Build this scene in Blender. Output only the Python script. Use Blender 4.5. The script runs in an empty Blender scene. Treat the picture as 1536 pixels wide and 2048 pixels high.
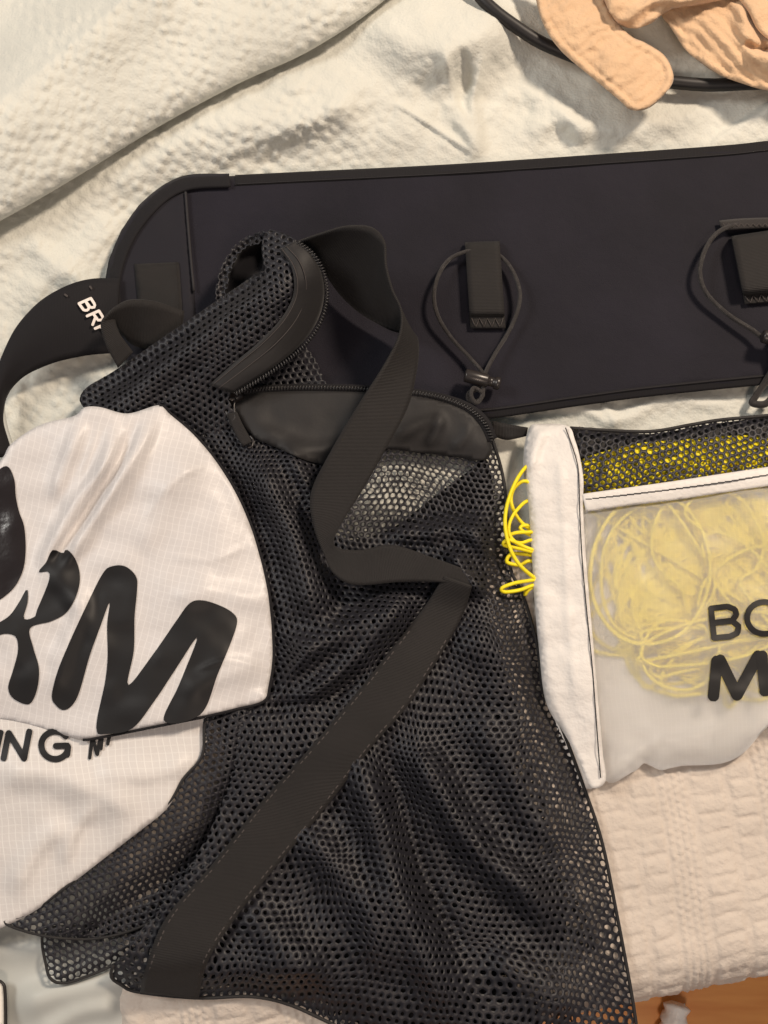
import bpy, bmesh, math, random
import numpy as np
from mathutils import Vector, Matrix
from mathutils.geometry import delaunay_2d_cdt

S = bpy.context.scene
COL = S.collection
random.seed(4)
RNG = np.random.default_rng(7)

# ------------------------------------------------------------------ camera
TILT = math.radians(10.0)
DIST = 0.725
FOV = math.radians(50.0)
cam_d = bpy.data.cameras.new("camera")
cam = bpy.data.objects.new("camera", cam_d)
COL.objects.link(cam)
cam.location = (0, -DIST * math.sin(TILT), DIST * math.cos(TILT))
cam.rotation_euler = (TILT, 0, 0)
cam_d.sensor_fit = 'VERTICAL'
cam_d.angle = FOV
cam_d.clip_start = 0.01
cam_d.clip_end = 50
S.camera = cam
S.render.resolution_x, S.render.resolution_y = 768, 1024

# ------------------------------------------------------------------ room light
w = bpy.data.worlds.new("World")
S.world = w
w.use_nodes = True
bg = w.node_tree.nodes["Background"]
bg.inputs[0].default_value = (0.88, 0.92, 1.0, 1)
bg.inputs[1].default_value = 0.17


def area(name, loc, target, size, energy, color):
    l = bpy.data.lights.new(name, 'AREA')
    l.shape = 'DISK'
    l.size = size
    l.energy = energy
    l.color = color
    o = bpy.data.objects.new(name, l)
    COL.objects.link(o)
    o.location = loc
    o.rotation_euler = (Vector(target) - Vector(loc)).to_track_quat('-Z', 'Y').to_euler()
    return o


area("ceiling_lamp", (0.95, 0.95, 1.45), (0, 0, 0), 0.30, 40, (1.0, 0.83, 0.66))
area("room_lamp", (-1.25, 0.5, 1.3), (0, 0, 0), 0.6, 15, (1.0, 0.96, 0.90))
area("foot_fill", (0.2, -1.2, 1.6), (0, 0, 0), 0.5, 11, (1.0, 0.78, 0.62))  # added fill from the foot side, no known lamp, brightens the floor

S.view_settings.view_transform = 'Standard'
S.view_settings.look = 'None'
S.view_settings.exposure = 0.0
S.view_settings.gamma = 1.0
S.render.engine = 'CYCLES'

# ------------------------------------------------------------------ geometry helpers
TF = math.tan(FOV / 2)
CT, ST = math.cos(TILT), math.sin(TILT)
CX, CY, CZ = cam.location


def P(X, Y, z):
    """plan position (picture units, 0.33 mm each on the bed plane) + height in metres -> world"""
    X = np.asarray(X, float); Y = np.asarray(Y, float); z = np.asarray(z, float)
    x = (X - 768) / 1024 * TF
    y = (1024 - Y) / 1024 * TF
    dx = x
    dy = y * CT + ST
    dz = y * ST - CT
    t = (z - CZ) / dz
    return np.stack([CX + t * dx, CY + t * dy, CZ + t * dz], -1)


_perm = RNG.permutation(512)
_val = RNG.random(512) * 2 - 1


def vnoise(x, y, seed=0):
    x = np.asarray(x, float) + seed * 17.31; y = np.asarray(y, float) + seed * 9.77
    xi = np.floor(x).astype(int); yi = np.floor(y).astype(int)
    xf = x - xi; yf = y - yi
    u = xf * xf * xf * (xf * (xf * 6 - 15) + 10); v = yf * yf * yf * (yf * (yf * 6 - 15) + 10)
    h = lambda a, b: _val[(_perm[(a + seed * 31) & 511] + b * 57 + seed) & 511]
    return (h(xi, yi) * (1 - u) + h(xi + 1, yi) * u) * (1 - v) + (h(xi, yi + 1) * (1 - u) + h(xi + 1, yi + 1) * u) * v


def fbm(X, Y, s, o=3, seed=0):
    r = 0; a = 1.0
    for i in range(o):
        r = r + a * vnoise(np.asarray(X) / s * 2 ** i, np.asarray(Y) / s * 2 ** i, seed + i)
        a *= 0.5
    return r


def cr(pts, n=8, closed=False):
    """Catmull-Rom through control points"""
    p = np.asarray(pts, float)
    if closed:
        q = np.vstack([p[-1], p, p[0], p[1]])
    else:
        q = np.vstack([2 * p[0] - p[1], p, 2 * p[-1] - p[-2]])
    out = []
    t = np.linspace(0, 1, n, endpoint=False)[:, None]
    for i in range(1, len(q) - 2):
        a, b, c, d = q[i - 1], q[i], q[i + 1], q[i + 2]
        out.append(0.5 * (2 * b + (c - a) * t + (2 * a - 5 * b + 4 * c - d) * t ** 2 + (3 * b - a - 3 * c + d) * t ** 3))
    out = np.vstack(out)
    if not closed:
        out = np.vstack([out, p[-1]])
    return out


def resample(poly, step, closed=True):
    p = np.asarray(poly, float)
    if closed:
        p = np.vstack([p, p[0]])
    L = np.r_[0, np.cumsum(np.linalg.norm(np.diff(p, axis=0), axis=1))]
    n = max(3, int(round(L[-1] / step)))
    t = np.linspace(0, L[-1], n + 1)
    r = np.stack([np.interp(t, L, p[:, k]) for k in range(p.shape[1])], 1)
    return r[:-1] if closed else r


def segd(X, Y, poly, closed=False):
    """distance to polyline, nearest point, parameter 0..1"""
    X = np.asarray(X, float); sh = X.shape
    p = np.stack([X.ravel(), np.asarray(Y, float).ravel()], 1)
    q = np.asarray(poly, float)[:, :2]
    a = q if closed else q[:-1]
    b = np.roll(q, -1, 0) if closed else q[1:]
    L = np.linalg.norm(b - a, axis=1); cum = np.r_[0, np.cumsum(L)]
    best = np.full(len(p), 1e18); near = np.zeros_like(p); tt = np.zeros(len(p)); sd = np.zeros(len(p))
    for i in range(len(a)):
        d = b[i] - a[i]
        t = np.clip(((p - a[i]) @ d) / max(1e-9, d @ d), 0, 1)
        n = a[i] + t[:, None] * d
        e = ((p - n) ** 2).sum(1)
        m = e < best
        best[m] = e[m]; near[m] = n[m]; tt[m] = (cum[i] + t[m] * L[i]) / cum[-1]
        sd[m] = (d[0] * (p[m, 1] - a[i, 1]) - d[1] * (p[m, 0] - a[i, 0]))
    return np.sqrt(best).reshape(sh), near.reshape(sh + (2,)), tt.reshape(sh), np.sign(sd).reshape(sh)


def inside(X, Y, poly):
    X = np.asarray(X, float); Y = np.asarray(Y, float)
    r = np.zeros(X.shape, bool)
    q = np.asarray(poly, float); n = len(q)
    for i in range(n):
        x1, y1 = q[i, 0], q[i, 1]; x2, y2 = q[(i + 1) % n, 0], q[(i + 1) % n, 1]
        if y1 == y2: continue
        c = ((y1 > Y) != (y2 > Y)) & (X < (x2 - x1) * (Y - y1) / (y2 - y1) + x1)
        r ^= c
    return r


def ridge(X, Y, pts, w, amp, end=0.25, sharp=2.0):
    d, _, t, _ = segd(X, Y, cr(pts, 4))
    f = np.clip(np.minimum(t, 1 - t) / end, 0, 1); f = f * f * (3 - 2 * f)
    return amp * f * np.exp(-(d / w) ** sharp)


def sstep(a, b, x):
    t = np.clip((x - a) / (b - a), 0, 1)
    return t * t * (3 - 2 * t)


def mesh_obj(name, verts, faces, mat, parent=None, uv=None, smooth=True, solid=0, sub=0):
    me = bpy.data.meshes.new(name)
    me.from_pydata([tuple(v) for v in verts], [], [tuple(int(i) for i in f) for f in faces])
    if uv is not None:
        ul = me.uv_layers.new(name="UVMap")
        li = np.zeros(len(me.loops), dtype=np.int32)
        me.loops.foreach_get("vertex_index", li)
        ul.data.foreach_set("uv", np.asarray(uv, np.float32)[li].ravel())
    if smooth:
        me.polygons.foreach_set("use_smooth", np.ones(len(me.polygons), dtype=bool))
    me.materials.append(mat)
    me.update()
    o = bpy.data.objects.new(name, me)
    COL.objects.link(o)
    if parent is not None:
        o.parent = parent
    if solid:
        m = o.modifiers.new("thickness", 'SOLIDIFY'); m.thickness = abs(solid); m.offset = -1 if solid > 0 else 1
    if sub:
        m = o.modifiers.new("smooth", 'SUBSURF'); m.levels = sub; m.render_levels = sub
    return o


def thing(name, label, cat, loc=(0, 0, 0), group=None):
    o = bpy.data.objects.new(name, None)
    COL.objects.link(o)
    o.empty_display_size = 0.02
    o.location = loc
    tag(o, label, cat, group)
    return o


def tag(o, label, cat=None, group=None, kind=None):
    if label: o["label"] = label
    if cat: o["category"] = cat
    if group: o["group"] = group
    if kind: o["kind"] = kind
    return o


def region(name, outline, zf, step, mat, parent=None, solid=0, smooth_outline=True, sub=0):
    """cloth sheet inside a plan outline; zf(X, Y, d) gives height, d = distance to the edge"""
    ol = cr(outline, 8, True) if smooth_outline else np.asarray(outline, float)
    b = resample(ol, step)
    mn, mx = b.min(0), b.max(0)
    gx = np.arange(mn[0], mx[0], step); gy = np.arange(mn[1], mx[1], step * 0.866)
    G, H = np.meshgrid(gx, gy)
    G = G + (np.arange(len(gy)) % 2)[:, None] * step * 0.5
    m = inside(G, H, b)
    g, h = G[m], H[m]
    d, _, _, _ = segd(g, h, b, True)
    k = d > step * 0.55
    g, h, d = g[k], h[k], d[k]
    pts = [Vector((float(a), float(c))) for a, c in b] + [Vector((float(a), float(c))) for a, c in zip(g, h)]
    n = len(b)
    vo, _, fo, *_ = delaunay_2d_cdt(pts, [(i, (i + 1) % n) for i in range(n)], [], 1, 1e-4)
    V = np.array([(v.x, v.y) for v in vo])
    d, _, _, _ = segd(V[:, 0], V[:, 1], b, True)
    z = zf(V[:, 0], V[:, 1], d)
    W = P(V[:, 0], V[:, 1], z)
    F = []
    for f in fo:
        f = list(f)
        a = V[f]
        if ((a[:, 0] * np.roll(a[:, 1], -1)) - (np.roll(a[:, 0], -1) * a[:, 1])).sum() > 0:
            f = f[::-1]
        F.append(f)
    return mesh_obj(name, W, F, mat, parent, uv=V / 1000.0, solid=solid, sub=sub)


def knit(name, outline, zf, pitch, hole, ang, mat, parent=None, warp=14, ws=150, seed=0, solid=0.00022, grow=0.0, wide=None, smooth_outline=True):
    """open mesh fabric: a hexagonal lattice with a real round hole in every cell"""
    ol = cr(outline, 8, True) if smooth_outline else np.asarray(outline, float)
    b = resample(ol, 8)
    c0 = b.mean(0); R = np.linalg.norm(b - c0, axis=1).max() + 60
    n = int(R / pitch) + 2
    I, J = np.meshgrid(np.arange(-n, n + 1), np.arange(-int(n * 1.2), int(n * 1.2) + 1))
    cx = (I + 0.5 * (J % 2)) * pitch; cy = J * pitch * 0.866
    cx, cy = cx.ravel(), cy.ravel()
    ca, sa = math.cos(ang), math.sin(ang)

    # cloth on a slope is foreshortened: displacement whose divergence follows the slope
    g = 8.0
    gx = np.arange(c0[0] - R, c0[0] + R, g); gy = np.arange(c0[1] - R, c0[1] + R, g)
    QX, QY = np.meshgrid(gx, gy)
    qd, _, _, _ = segd(QX, QY, b[::3], True)
    zz = np.where(inside(QX, QY, b), zf(QX.ravel(), QY.ravel(), qd.ravel()).reshape(QX.shape), np.nan)
    sy, sx = np.gradient(zz, g * 0.00033)
    s2 = np.nan_to_num(sx ** 2 + sy ** 2)
    dv = -(1 - 1 / np.sqrt(1 + np.minimum(s2, 4)))
    dv = dv - dv.mean()
    kx = np.fft.fftfreq(len(gx), g) * 2 * math.pi; ky = np.fft.fftfreq(len(gy), g) * 2 * math.pi
    KX, KY = np.meshgrid(kx, ky); K2 = KX ** 2 + KY ** 2; K2[0, 0] = 1
    ph = np.fft.fft2(dv) / -K2; ph[0, 0] = 0
    sm = np.exp(-K2 * 10.0 ** 2 / 2)
    DX = np.real(np.fft.ifft2(1j * KX * ph * sm)); DY = np.real(np.fft.ifft2(1j * KY * ph * sm))

    def tr(x, y):
        dx = x * ca - y * sa; dy = x * sa + y * ca
        gr = 1 + grow * np.clip(dy, -900, 900)
        X = c0[0] + dx * gr; Y = c0[1] + dy * gr
        i = np.clip((X - gx[0]) / g, 0, len(gx) - 1.01); j = np.clip((Y - gy[0]) / g, 0, len(gy) - 1.01)
        i0 = i.astype(int); j0 = j.astype(int); fi = i - i0; fj = j - j0
        bl = lambda D: (D[j0, i0] * (1 - fi) + D[j0, i0 + 1] * fi) * (1 - fj) + (D[j0 + 1, i0] * (1 - fi) + D[j0 + 1, i0 + 1] * fi) * fj
        return X + bl(DX) + warp * fbm(X, Y, ws, 2, seed), Y + bl(DY) + warp * fbm(X, Y, ws, 2, seed + 5)
    X, Y = tr(cx, cy)
    m = inside(X, Y, b)
    cx, cy = cx[m], cy[m]
    a12 = np.arange(12) * math.pi / 6 + math.pi / 6
    ro = np.where(np.arange(12) % 2 == 0, pitch / math.sqrt(3), pitch / 2)
    ox = cx[:, None] + ro * np.cos(a12); oy = cy[:, None] + ro * np.sin(a12)
    # shared corners
    key = np.round(np.stack([ox.ravel(), oy.ravel()], 1) * 50).astype(np.int64)
    uq, first, inv = np.unique(key, axis=0, return_index=True, return_inverse=True)
    inv = inv.reshape(-1)
    ux, uy = ox.ravel()[first], oy.ravel()[first]
    hr = pitch * hole * (1 + 0.13 * RNG.standard_normal((len(cx), 1)).clip(-2, 2)) * (1 + 0.07 * RNG.standard_normal((len(cx), 12)).clip(-2, 2))
    if wide is not None:
        hr = hr * wide(*tr(cx, cy))[:, None]
    el = 1 + 0.12 * RNG.standard_normal((len(cx), 1)).clip(-2, 2)
    jx = cx[:, None] + pitch * 0.035 * RNG.standard_normal((len(cx), 1)).clip(-2, 2); jy = cy[:, None] + pitch * 0.035 * RNG.standard_normal((len(cx), 1)).clip(-2, 2)
    ix = jx + hr * el * np.cos(a12); iy = jy + hr / el * np.sin(a12)
    mr = pitch * (hole + 0.5) * 0.5
    AX, AY = tr(np.r_[ux, ix.ravel()], np.r_[uy, iy.ravel()])
    out = ~inside(AX, AY, b)
    d, near, _, _ = segd(AX, AY, b, True)
    AX[out] = near[out, 0]; AY[out] = near[out, 1]; d[out] = 0
    z = zf(AX, AY, d)
    nu = len(ux)
    W = P(AX, AY, z)
    N = len(cx)
    o_i = inv.reshape(N, 12); i_i = nu + np.arange(N * 12).reshape(N, 12)
    q = np.stack([o_i, i_i, np.roll(i_i, -1, 1), np.roll(o_i, -1, 1)], -1).reshape(-1, 4)
    return mesh_obj(name, W, q, mat, parent, uv=np.stack([AX, AY], 1) / 1000.0, solid=solid)


def ribbon(name, A, B, mat, parent=None, n=10, across=8, solid=0.0012, bow=0.0):
    """webbing between two edge lines given as (X, Y, z)"""
    a = cr(A, n); b = cr(B, n)
    t = np.linspace(0, 1, across + 1)
    V = a[:, None, :] * (1 - t)[None, :, None] + b[:, None, :] * t[None, :, None]
    V[:, :, 2] += bow * np.sin(math.pi * t)[None, :]
    mid = P(V[:, :, 0], V[:, :, 1], V[:, :, 2])
    L = np.r_[0, np.cumsum(np.linalg.norm(np.diff(mid[:, across // 2], axis=0), axis=1))]
    uv = np.stack(np.broadcast_arrays(L[:, None], 0.038 * t[None, :]), -1).reshape(-1, 2)
    k = across + 1
    F = []
    for i in range(len(a) - 1):
        for j in range(across):
            F.append((i * k + j, i * k + j + 1, (i + 1) * k + j + 1, (i + 1) * k + j))
    o = mesh_obj(name, mid.reshape(-1, 3), F, mat, parent, uv=uv, solid=0)
    if solid:
        m = o.modifiers.new("thickness", 'SOLIDIFY'); m.thickness = solid; m.offset = 0
    return o


def tube_world(name, pts, r, mat, parent=None, sides=8, closed=False, caps=True):
    p = np.asarray(pts, float); n = len(p)
    tan = np.roll(p, -1, 0) - np.roll(p, 1, 0)
    if not closed:
        tan[0] = p[1] - p[0]; tan[-1] = p[-1] - p[-2]
    tan /= np.linalg.norm(tan, axis=1)[:, None] + 1e-12
    ref = np.array([0, 0, 1.0]) if abs(tan[0][2]) < 0.9 else np.array([1.0, 0, 0])
    nrm = np.cross(tan[0], ref); nrm /= np.linalg.norm(nrm)
    r = np.broadcast_to(np.asarray(r, float), (n,))
    V = []; ang = np.arange(sides) * 2 * math.pi / sides
    for i in range(n):
        nrm = nrm - tan[i] * (nrm @ tan[i]); nrm /= np.linalg.norm(nrm) + 1e-12
        bi = np.cross(tan[i], nrm)
        V.append(p[i] + r[i] * (np.cos(ang)[:, None] * nrm + np.sin(ang)[:, None] * bi))
    V = np.vstack(V); F = []
    for i in range(n if closed else n - 1):
        k = (i + 1) % n
        for j in range(sides):
            l = (j + 1) % sides
            F.append((i * sides + j, i * sides + l, k * sides + l, k * sides + j))
    if caps and not closed:
        F.append(tuple(range(sides))[::-1]); F.append(tuple((n - 1) * sides + j for j in range(sides)))
    s = np.r_[0, np.cumsum(np.linalg.norm(np.diff(p, axis=0), axis=1))]
    uv = np.stack(np.broadcast_arrays(s[:, None], (ang / 6.283)[None, :]), -1).reshape(-1, 2)
    return mesh_obj(name, V, F, mat, parent, uv=uv)


def tube(name, pts, r, mat, parent=None, sides=8, n=8, closed=False):
    c = cr(pts, n, closed)
    return tube_world(name, P(c[:, 0], c[:, 1], c[:, 2]), r, mat, parent, sides, closed)


def strokes(name, lines, width, zf, mat, parent, lift=0.0005):
    """lettering: round-ended strokes laid on a surface"""
    V = []; F = []
    for si, ln in enumerate(lines):
        wd = width
        if isinstance(ln, tuple): ln, wd = ln
        p = resample(ln, 4, False)
        tn = np.gradient(p, axis=0); tn /= np.linalg.norm(tn, axis=1)[:, None] + 1e-9
        # round caps
        c = []
        for k, s in ((0, -1), (-1, 1)):
            e = []
            for u in (0.35, 0.7, 0.92):
                e.append((p[k] + s * tn[k] * wd / 2 * u, math.sqrt(1 - u * u), tn[k]))
            c.append(e)
        row = [c[0][2], c[0][1], c[0][0]] + [(p[i], 1.0, tn[i]) for i in range(len(p))] + c[1]
        base = len(V)
        for q, f, t in row:
            nn = np.array([-t[1], t[0]])
            for s in np.linspace(-1, 1, 5):
                x, y = q + nn * s * f * wd / 2
                V.append((x, y, si))
        for i in range(len(row) - 1):
            for j in range(4):
                a = base + i * 5 + j
                F.append((a, a + 1, a + 6, a + 5))
    V = np.array(V)
    z = zf(V[:, 0], V[:, 1]) + lift + V[:, 2] * 0.00006
    return mesh_obj(name, P(V[:, 0], V[:, 1], z), F, mat, parent, uv=V[:, :2] / 1000.0)


def arc(cx, cy, rx, ry, a0, a1, n=20):
    t = np.radians(np.linspace(a0, a1, n))
    return np.stack([cx + rx * np.cos(t), cy - ry * np.sin(t)], 1)


# ------------------------------------------------------------------ materials
def material(name, col, rough=0.8, spec=0.3, sheen=0.0, bump=None, var=None, coat=0.0, metal=0.0, trans=0.0, thru=0.0):
    """bump: list of (kind, scale, strength, distance) ; var: (scale, amount) colour mottling"""
    m = bpy.data.materials.new(name)
    m.use_nodes = True
    nt = m.node_tree; N = nt.nodes; L = nt.links
    bs = N["Principled BSDF"]
    bs.inputs["Base Color"].default_value = (*col, 1)
    bs.inputs["Roughness"].default_value = rough
    bs.inputs["Specular IOR Level"].default_value = spec
    bs.inputs["Metallic"].default_value = metal
    bs.inputs["Sheen Weight"].default_value = sheen
    bs.inputs["Sheen Roughness"].default_value = 0.5
    bs.inputs["Coat Weight"].default_value = coat
    tc = N.new("ShaderNodeTexCoord")
    if var:
        nz = N.new("ShaderNodeTexNoise"); nz.inputs["Scale"].default_value = var[0]; nz.inputs["Detail"].default_value = 6
        L.new(tc.outputs["Object"], nz.inputs["Vector"])
        mp = N.new("ShaderNodeMapRange"); mp.inputs["From Min"].default_value = 0.3; mp.inputs["From Max"].default_value = 0.7
        mp.inputs["To Min"].default_value = 1 - var[1]; mp.inputs["To Max"].default_value = 1 + var[1]
        L.new(nz.outputs["Fac"], mp.inputs["Value"])
        mx = N.new("ShaderNodeVectorMath"); mx.operation = 'SCALE'
        mx.inputs[0].default_value = col
        L.new(mp.outputs["Result"], mx.inputs["Scale"])
        L.new(mx.outputs["Vector"], bs.inputs["Base Color"])
    prev = None
    for kind, sc, st, dist in (bump or []):
        if kind == 'noise':
            t = N.new("ShaderNodeTexNoise"); t.inputs["Detail"].default_value = 5; t.inputs["Scale"].default_value = sc
            L.new(tc.outputs["Object"], t.inputs["Vector"]); out = t.outputs["Fac"]
        elif kind == 'voronoi':
            t = N.new("ShaderNodeTexVoronoi"); t.inputs["Scale"].default_value = sc
            L.new(tc.outputs["Object"], t.inputs["Vector"]); out = t.outputs["Distance"]
        elif kind in ('wavex', 'wavey', 'waved'):
            t = N.new("ShaderNodeTexWave"); t.wave_type = 'BANDS'
            t.bands_direction = {'wavex': 'X', 'wavey': 'Y', 'waved': 'DIAGONAL'}[kind]
            t.inputs["Scale"].default_value = sc; t.inputs["Distortion"].default_value = 0.6; t.inputs["Detail"].default_value = 2
            L.new(tc.outputs["UV"], t.inputs["Vector"]); out = t.outputs["Fac"]
        b = N.new("ShaderNodeBump"); b.inputs["Strength"].default_value = st; b.inputs["Distance"].default_value = dist
        L.new(out, b.inputs["Height"])
        if prev: L.new(prev, b.inputs["Normal"])
        prev = b.outputs["Normal"]
    if prev: L.new(prev, bs.inputs["Normal"])
    res = bs.outputs[0]
    if trans:
        tl = N.new("ShaderNodeBsdfTranslucent"); tl.inputs[0].default_value = (*col, 1)
        mx = N.new("ShaderNodeMixShader"); mx.inputs[0].default_value = trans
        L.new(res, mx.inputs[1]); L.new(tl.outputs[0], mx.inputs[2]); res = mx.outputs[0]
    if thru:
        tp = N.new("ShaderNodeBsdfTransparent")
        mx = N.new("ShaderNodeMixShader"); mx.inputs[0].default_value = thru
        L.new(res, mx.inputs[1]); L.new(tp.outputs[0], mx.inputs[2]); res = mx.outputs[0]
    L.new(res, N["Material Output"].inputs[0])
    return m


def ripstop(name, col, line, pitch_px, ang, trans, thru, rough=0.42):
    """thin nylon with a woven grid of thicker threads, in cloth (UV) space"""
    m = material(name, col, rough, 0.4, 0.0, [('noise', 60, 0.25, 0.004), ('noise', 900, 0.1, 0.0004)], None, 0, 0, trans, thru)
    nt = m.node_tree; N = nt.nodes; L = nt.links
    bs = N["Principled BSDF"]
    tc = N.new("ShaderNodeTexCoord")
    mp = N.new("ShaderNodeMapping"); mp.inputs["Rotation"].default_value = (0, 0, ang)
    k = 1000.0 / pitch_px
    mp.inputs["Scale"].default_value = (k, k, 1)
    # weave wanders a little
    nz = N.new("ShaderNodeTexNoise"); nz.inputs["Scale"].default_value = 6
    L.new(tc.outputs["UV"], nz.inputs["Vector"])
    sc = N.new("ShaderNodeVectorMath"); sc.operation = 'SCALE'; sc.inputs["Scale"].default_value = 0.03
    L.new(nz.outputs["Color"], sc.inputs[0])
    ad = N.new("ShaderNodeVectorMath"); ad.operation = 'ADD'
    L.new(tc.outputs["UV"], ad.inputs[0]); L.new(sc.outputs[0], ad.inputs[1])
    L.new(ad.outputs[0], mp.inputs["Vector"])
    sp = N.new("ShaderNodeSeparateXYZ"); L.new(mp.outputs[0], sp.inputs[0])
    outs = []
    for ax in (0, 1):
        fr = N.new("ShaderNodeMath"); fr.operation = 'PINGPONG'; fr.inputs[1].default_value = 0.5
        L.new(sp.outputs[ax], fr.inputs[0])
        r = N.new("ShaderNodeMapRange"); r.inputs["From Min"].default_value = 0.0; r.inputs["From Max"].default_value = 0.09
        r.inputs["To Min"].default_value = 1.0 if ax == 0 else 0.55; r.inputs["To Max"].default_value = 0.0
        L.new(fr.outputs[0], r.inputs["Value"]); outs.append(r.outputs["Result"])
    mx = N.new("ShaderNodeMath"); mx.operation = 'MAXIMUM'
    L.new(outs[0], mx.inputs[0]); L.new(outs[1], mx.inputs[1])
    mc = N.new("ShaderNodeMix"); mc.data_type = 'RGBA'
    mc.inputs["A"].default_value = (*col, 1); mc.inputs["B"].default_value = (*line, 1)
    L.new(mx.outputs[0], mc.inputs["Factor"])
    L.new(mc.outputs["Result"], bs.inputs["Base Color"])
    return m


M = {}
M['duvet'] = material("seersucker cotton", (0.592, 0.588, 0.534), 0.92, 0.12, 0.15,
                      [('noise', 260, 0.28, 0.002), ('voronoi', 520, 0.25, 0.001), ('noise', 1700, 0.4, 0.0004)], (14, 0.07))
M['throw'] = material("waffle cotton", (0.55, 0.485, 0.425), 0.93, 0.12, 0.2,
                      [('noise', 380, 0.5, 0.0016), ('noise', 1800, 0.35, 0.0004)], (40, 0.05))
M['satin'] = material("satin sheet", (0.43, 0.44, 0.415), 0.5, 0.35, 0.1, [('noise', 1500, 0.08, 0.0003)])
M['floor'] = material("oak floor", (0.55, 0.21, 0.055), 0.4, 0.4, 0)
M['navy'] = material("navy neoprene", (0.0095, 0.0082, 0.0135), 0.75, 0.2, 0.06, [('noise', 35, 0.22, 0.008), ('noise', 1500, 0.6, 0.0006)], (12, 0.28))
M['navy2'] = material("charcoal neoprene", (0.011, 0.010, 0.0145), 0.75, 0.22, 0.06, [('noise', 2500, 0.3, 0.0004)])
M['binding'] = material("black binding tape", (0.008, 0.007, 0.0085), 0.75, 0.22, 0.05, [('wavex', 300, 0.3, 0.0003)])
M['webbing'] = material("brown black webbing", (0.0138, 0.0120, 0.0116), 0.7, 0.26, 0.04,
                        [('noise', 28, 0.3, 0.006), ('wavex', 320, 0.5, 0.0004), ('noise', 300, 0.15, 0.001)], (30, 0.12))
M['elastic'] = material("elastic cord", (0.026, 0.022, 0.021), 0.6, 0.35, 0.1, [('waved', 500, 0.5, 0.0003)])
M['knit'] = material("black mesh knit", (0.0090, 0.0084, 0.0122), 0.5, 0.42, 0.03, [('noise', 1800, 0.3, 0.0003)])
M['shade'] = material("black lining", (0.006, 0.0055, 0.007), 0.9, 0.15, 0.1)  # flat black for the sheets that stand in for shade inside the bag
M['nylon'] = material("black nylon", (0.0125, 0.0112, 0.0115), 0.62, 0.35, 0.06, [('noise', 40, 0.15, 0.006), ('noise', 1200, 0.15, 0.0004)])
M['zip'] = material("zip coil", (0.02, 0.019, 0.02), 0.38, 0.5)
M['hard'] = material("black plastic", (0.022, 0.018, 0.017), 0.32, 0.5)
M['thread'] = material("dark thread", (0.03, 0.028, 0.03), 0.8, 0.2)
M['thread2'] = material("grey thread", (0.06, 0.052, 0.05), 0.8, 0.2)
M['print'] = material("satin black print", (0.0085, 0.0078, 0.0082), 0.52, 0.3, 0, None)
M['foil'] = material("glossy black print", (0.014, 0.010, 0.010), 0.24, 0.6, 0, [('noise', 22, 0.3, 0.008)])
M['logo'] = material("white rubber print", (0.72, 0.66, 0.62), 0.5, 0.4)
M['patch'] = ripstop("white ripstop", (0.645, 0.62, 0.615), (0.77, 0.745, 0.735), 13.5, math.radians(-14), 0.15, 0.0)
M['patch2'] = ripstop("white ripstop lower", (0.68, 0.65, 0.63), (0.82, 0.80, 0.77), 14, math.radians(4), 0.15, 0.0)
M['pouch'] = ripstop("translucent ripstop", (0.84, 0.83, 0.81), (0.97, 0.96, 0.94), 9, math.radians(3), 0.22, 0.40, 0.35)
nt = M['pouch'].node_tree
rf = nt.nodes.new("ShaderNodeBsdfRefraction"); rf.inputs["Roughness"].default_value = 0.62; rf.inputs["IOR"].default_value = 1.4
mx = nt.nodes.new("ShaderNodeMixShader"); mx.inputs[0].default_value = 0.44
lk = nt.nodes["Material Output"].inputs[0].links[0].from_socket
nt.links.new(lk, mx.inputs[1]); nt.links.new(rf.outputs[0], mx.inputs[2]); nt.links.new(mx.outputs[0], nt.nodes["Material Output"].inputs[0])
M['tyvek'] = material("white crinkled nylon", (0.74, 0.71, 0.68), 0.5, 0.35, 0, [('noise', 80, 0.3, 0.004), ('noise', 320, 0.25, 0.0015)], None, 0, 0, 0.12)
M['yellow'] = material("yellow line", (0.88, 0.72, 0.01), 0.42, 0.45, 0, [('waved', 700, 0.3, 0.0003)])
M['peach'] = material("peach muslin", (0.62, 0.42, 0.26), 0.93, 0.12, 0.25,
                      [('noise', 330, 0.55, 0.002), ('noise', 1300, 0.4, 0.0006)], (25, 0.07))
M['cable'] = material("black rubber", (0.012, 0.010, 0.010), 0.5, 0.4)
M['white'] = material("white plastic", (0.8, 0.77, 0.72), 0.35, 0.5)
M['paper'] = material("white waxed paper", (0.9, 0.87, 0.82), 0.35, 0.5, 0, [('noise', 200, 0.6, 0.002)])

# floor grain
nt = M['floor'].node_tree; N = nt.nodes; L = nt.links
tc = N.new("ShaderNodeTexCoord"); mp = N.new("ShaderNodeMapping"); mp.inputs["Scale"].default_value = (4, 30, 4)
L.new(tc.outputs["Object"], mp.inputs[0])
nz = N.new("ShaderNodeTexNoise"); nz.inputs["Scale"].default_value = 3; nz.inputs["Detail"].default_value = 8
L.new(mp.outputs[0], nz.inputs["Vector"])
rp = N.new("ShaderNodeValToRGB")
rp.color_ramp.elements[0].position = 0.3; rp.color_ramp.elements[0].color = (0.66, 0.25, 0.055, 1)
rp.color_ramp.elements[1].position = 0.75; rp.color_ramp.elements[1].color = (0.80, 0.37, 0.10, 1)
L.new(nz.outputs["Fac"], rp.inputs[0]); L.new(rp.outputs[0], N["Principled BSDF"].inputs["Base Color"])

# ------------------------------------------------------------------ the setting
FZ = -0.42
fl = mesh_obj("floor", [(-2.5, -2.5, FZ), (2.5, -2.5, FZ), (2.5, 2.5, FZ), (-2.5, 2.5, FZ)], [(0, 1, 2, 3)], M['floor'], smooth=False)
fl["kind"] = "structure"

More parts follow.
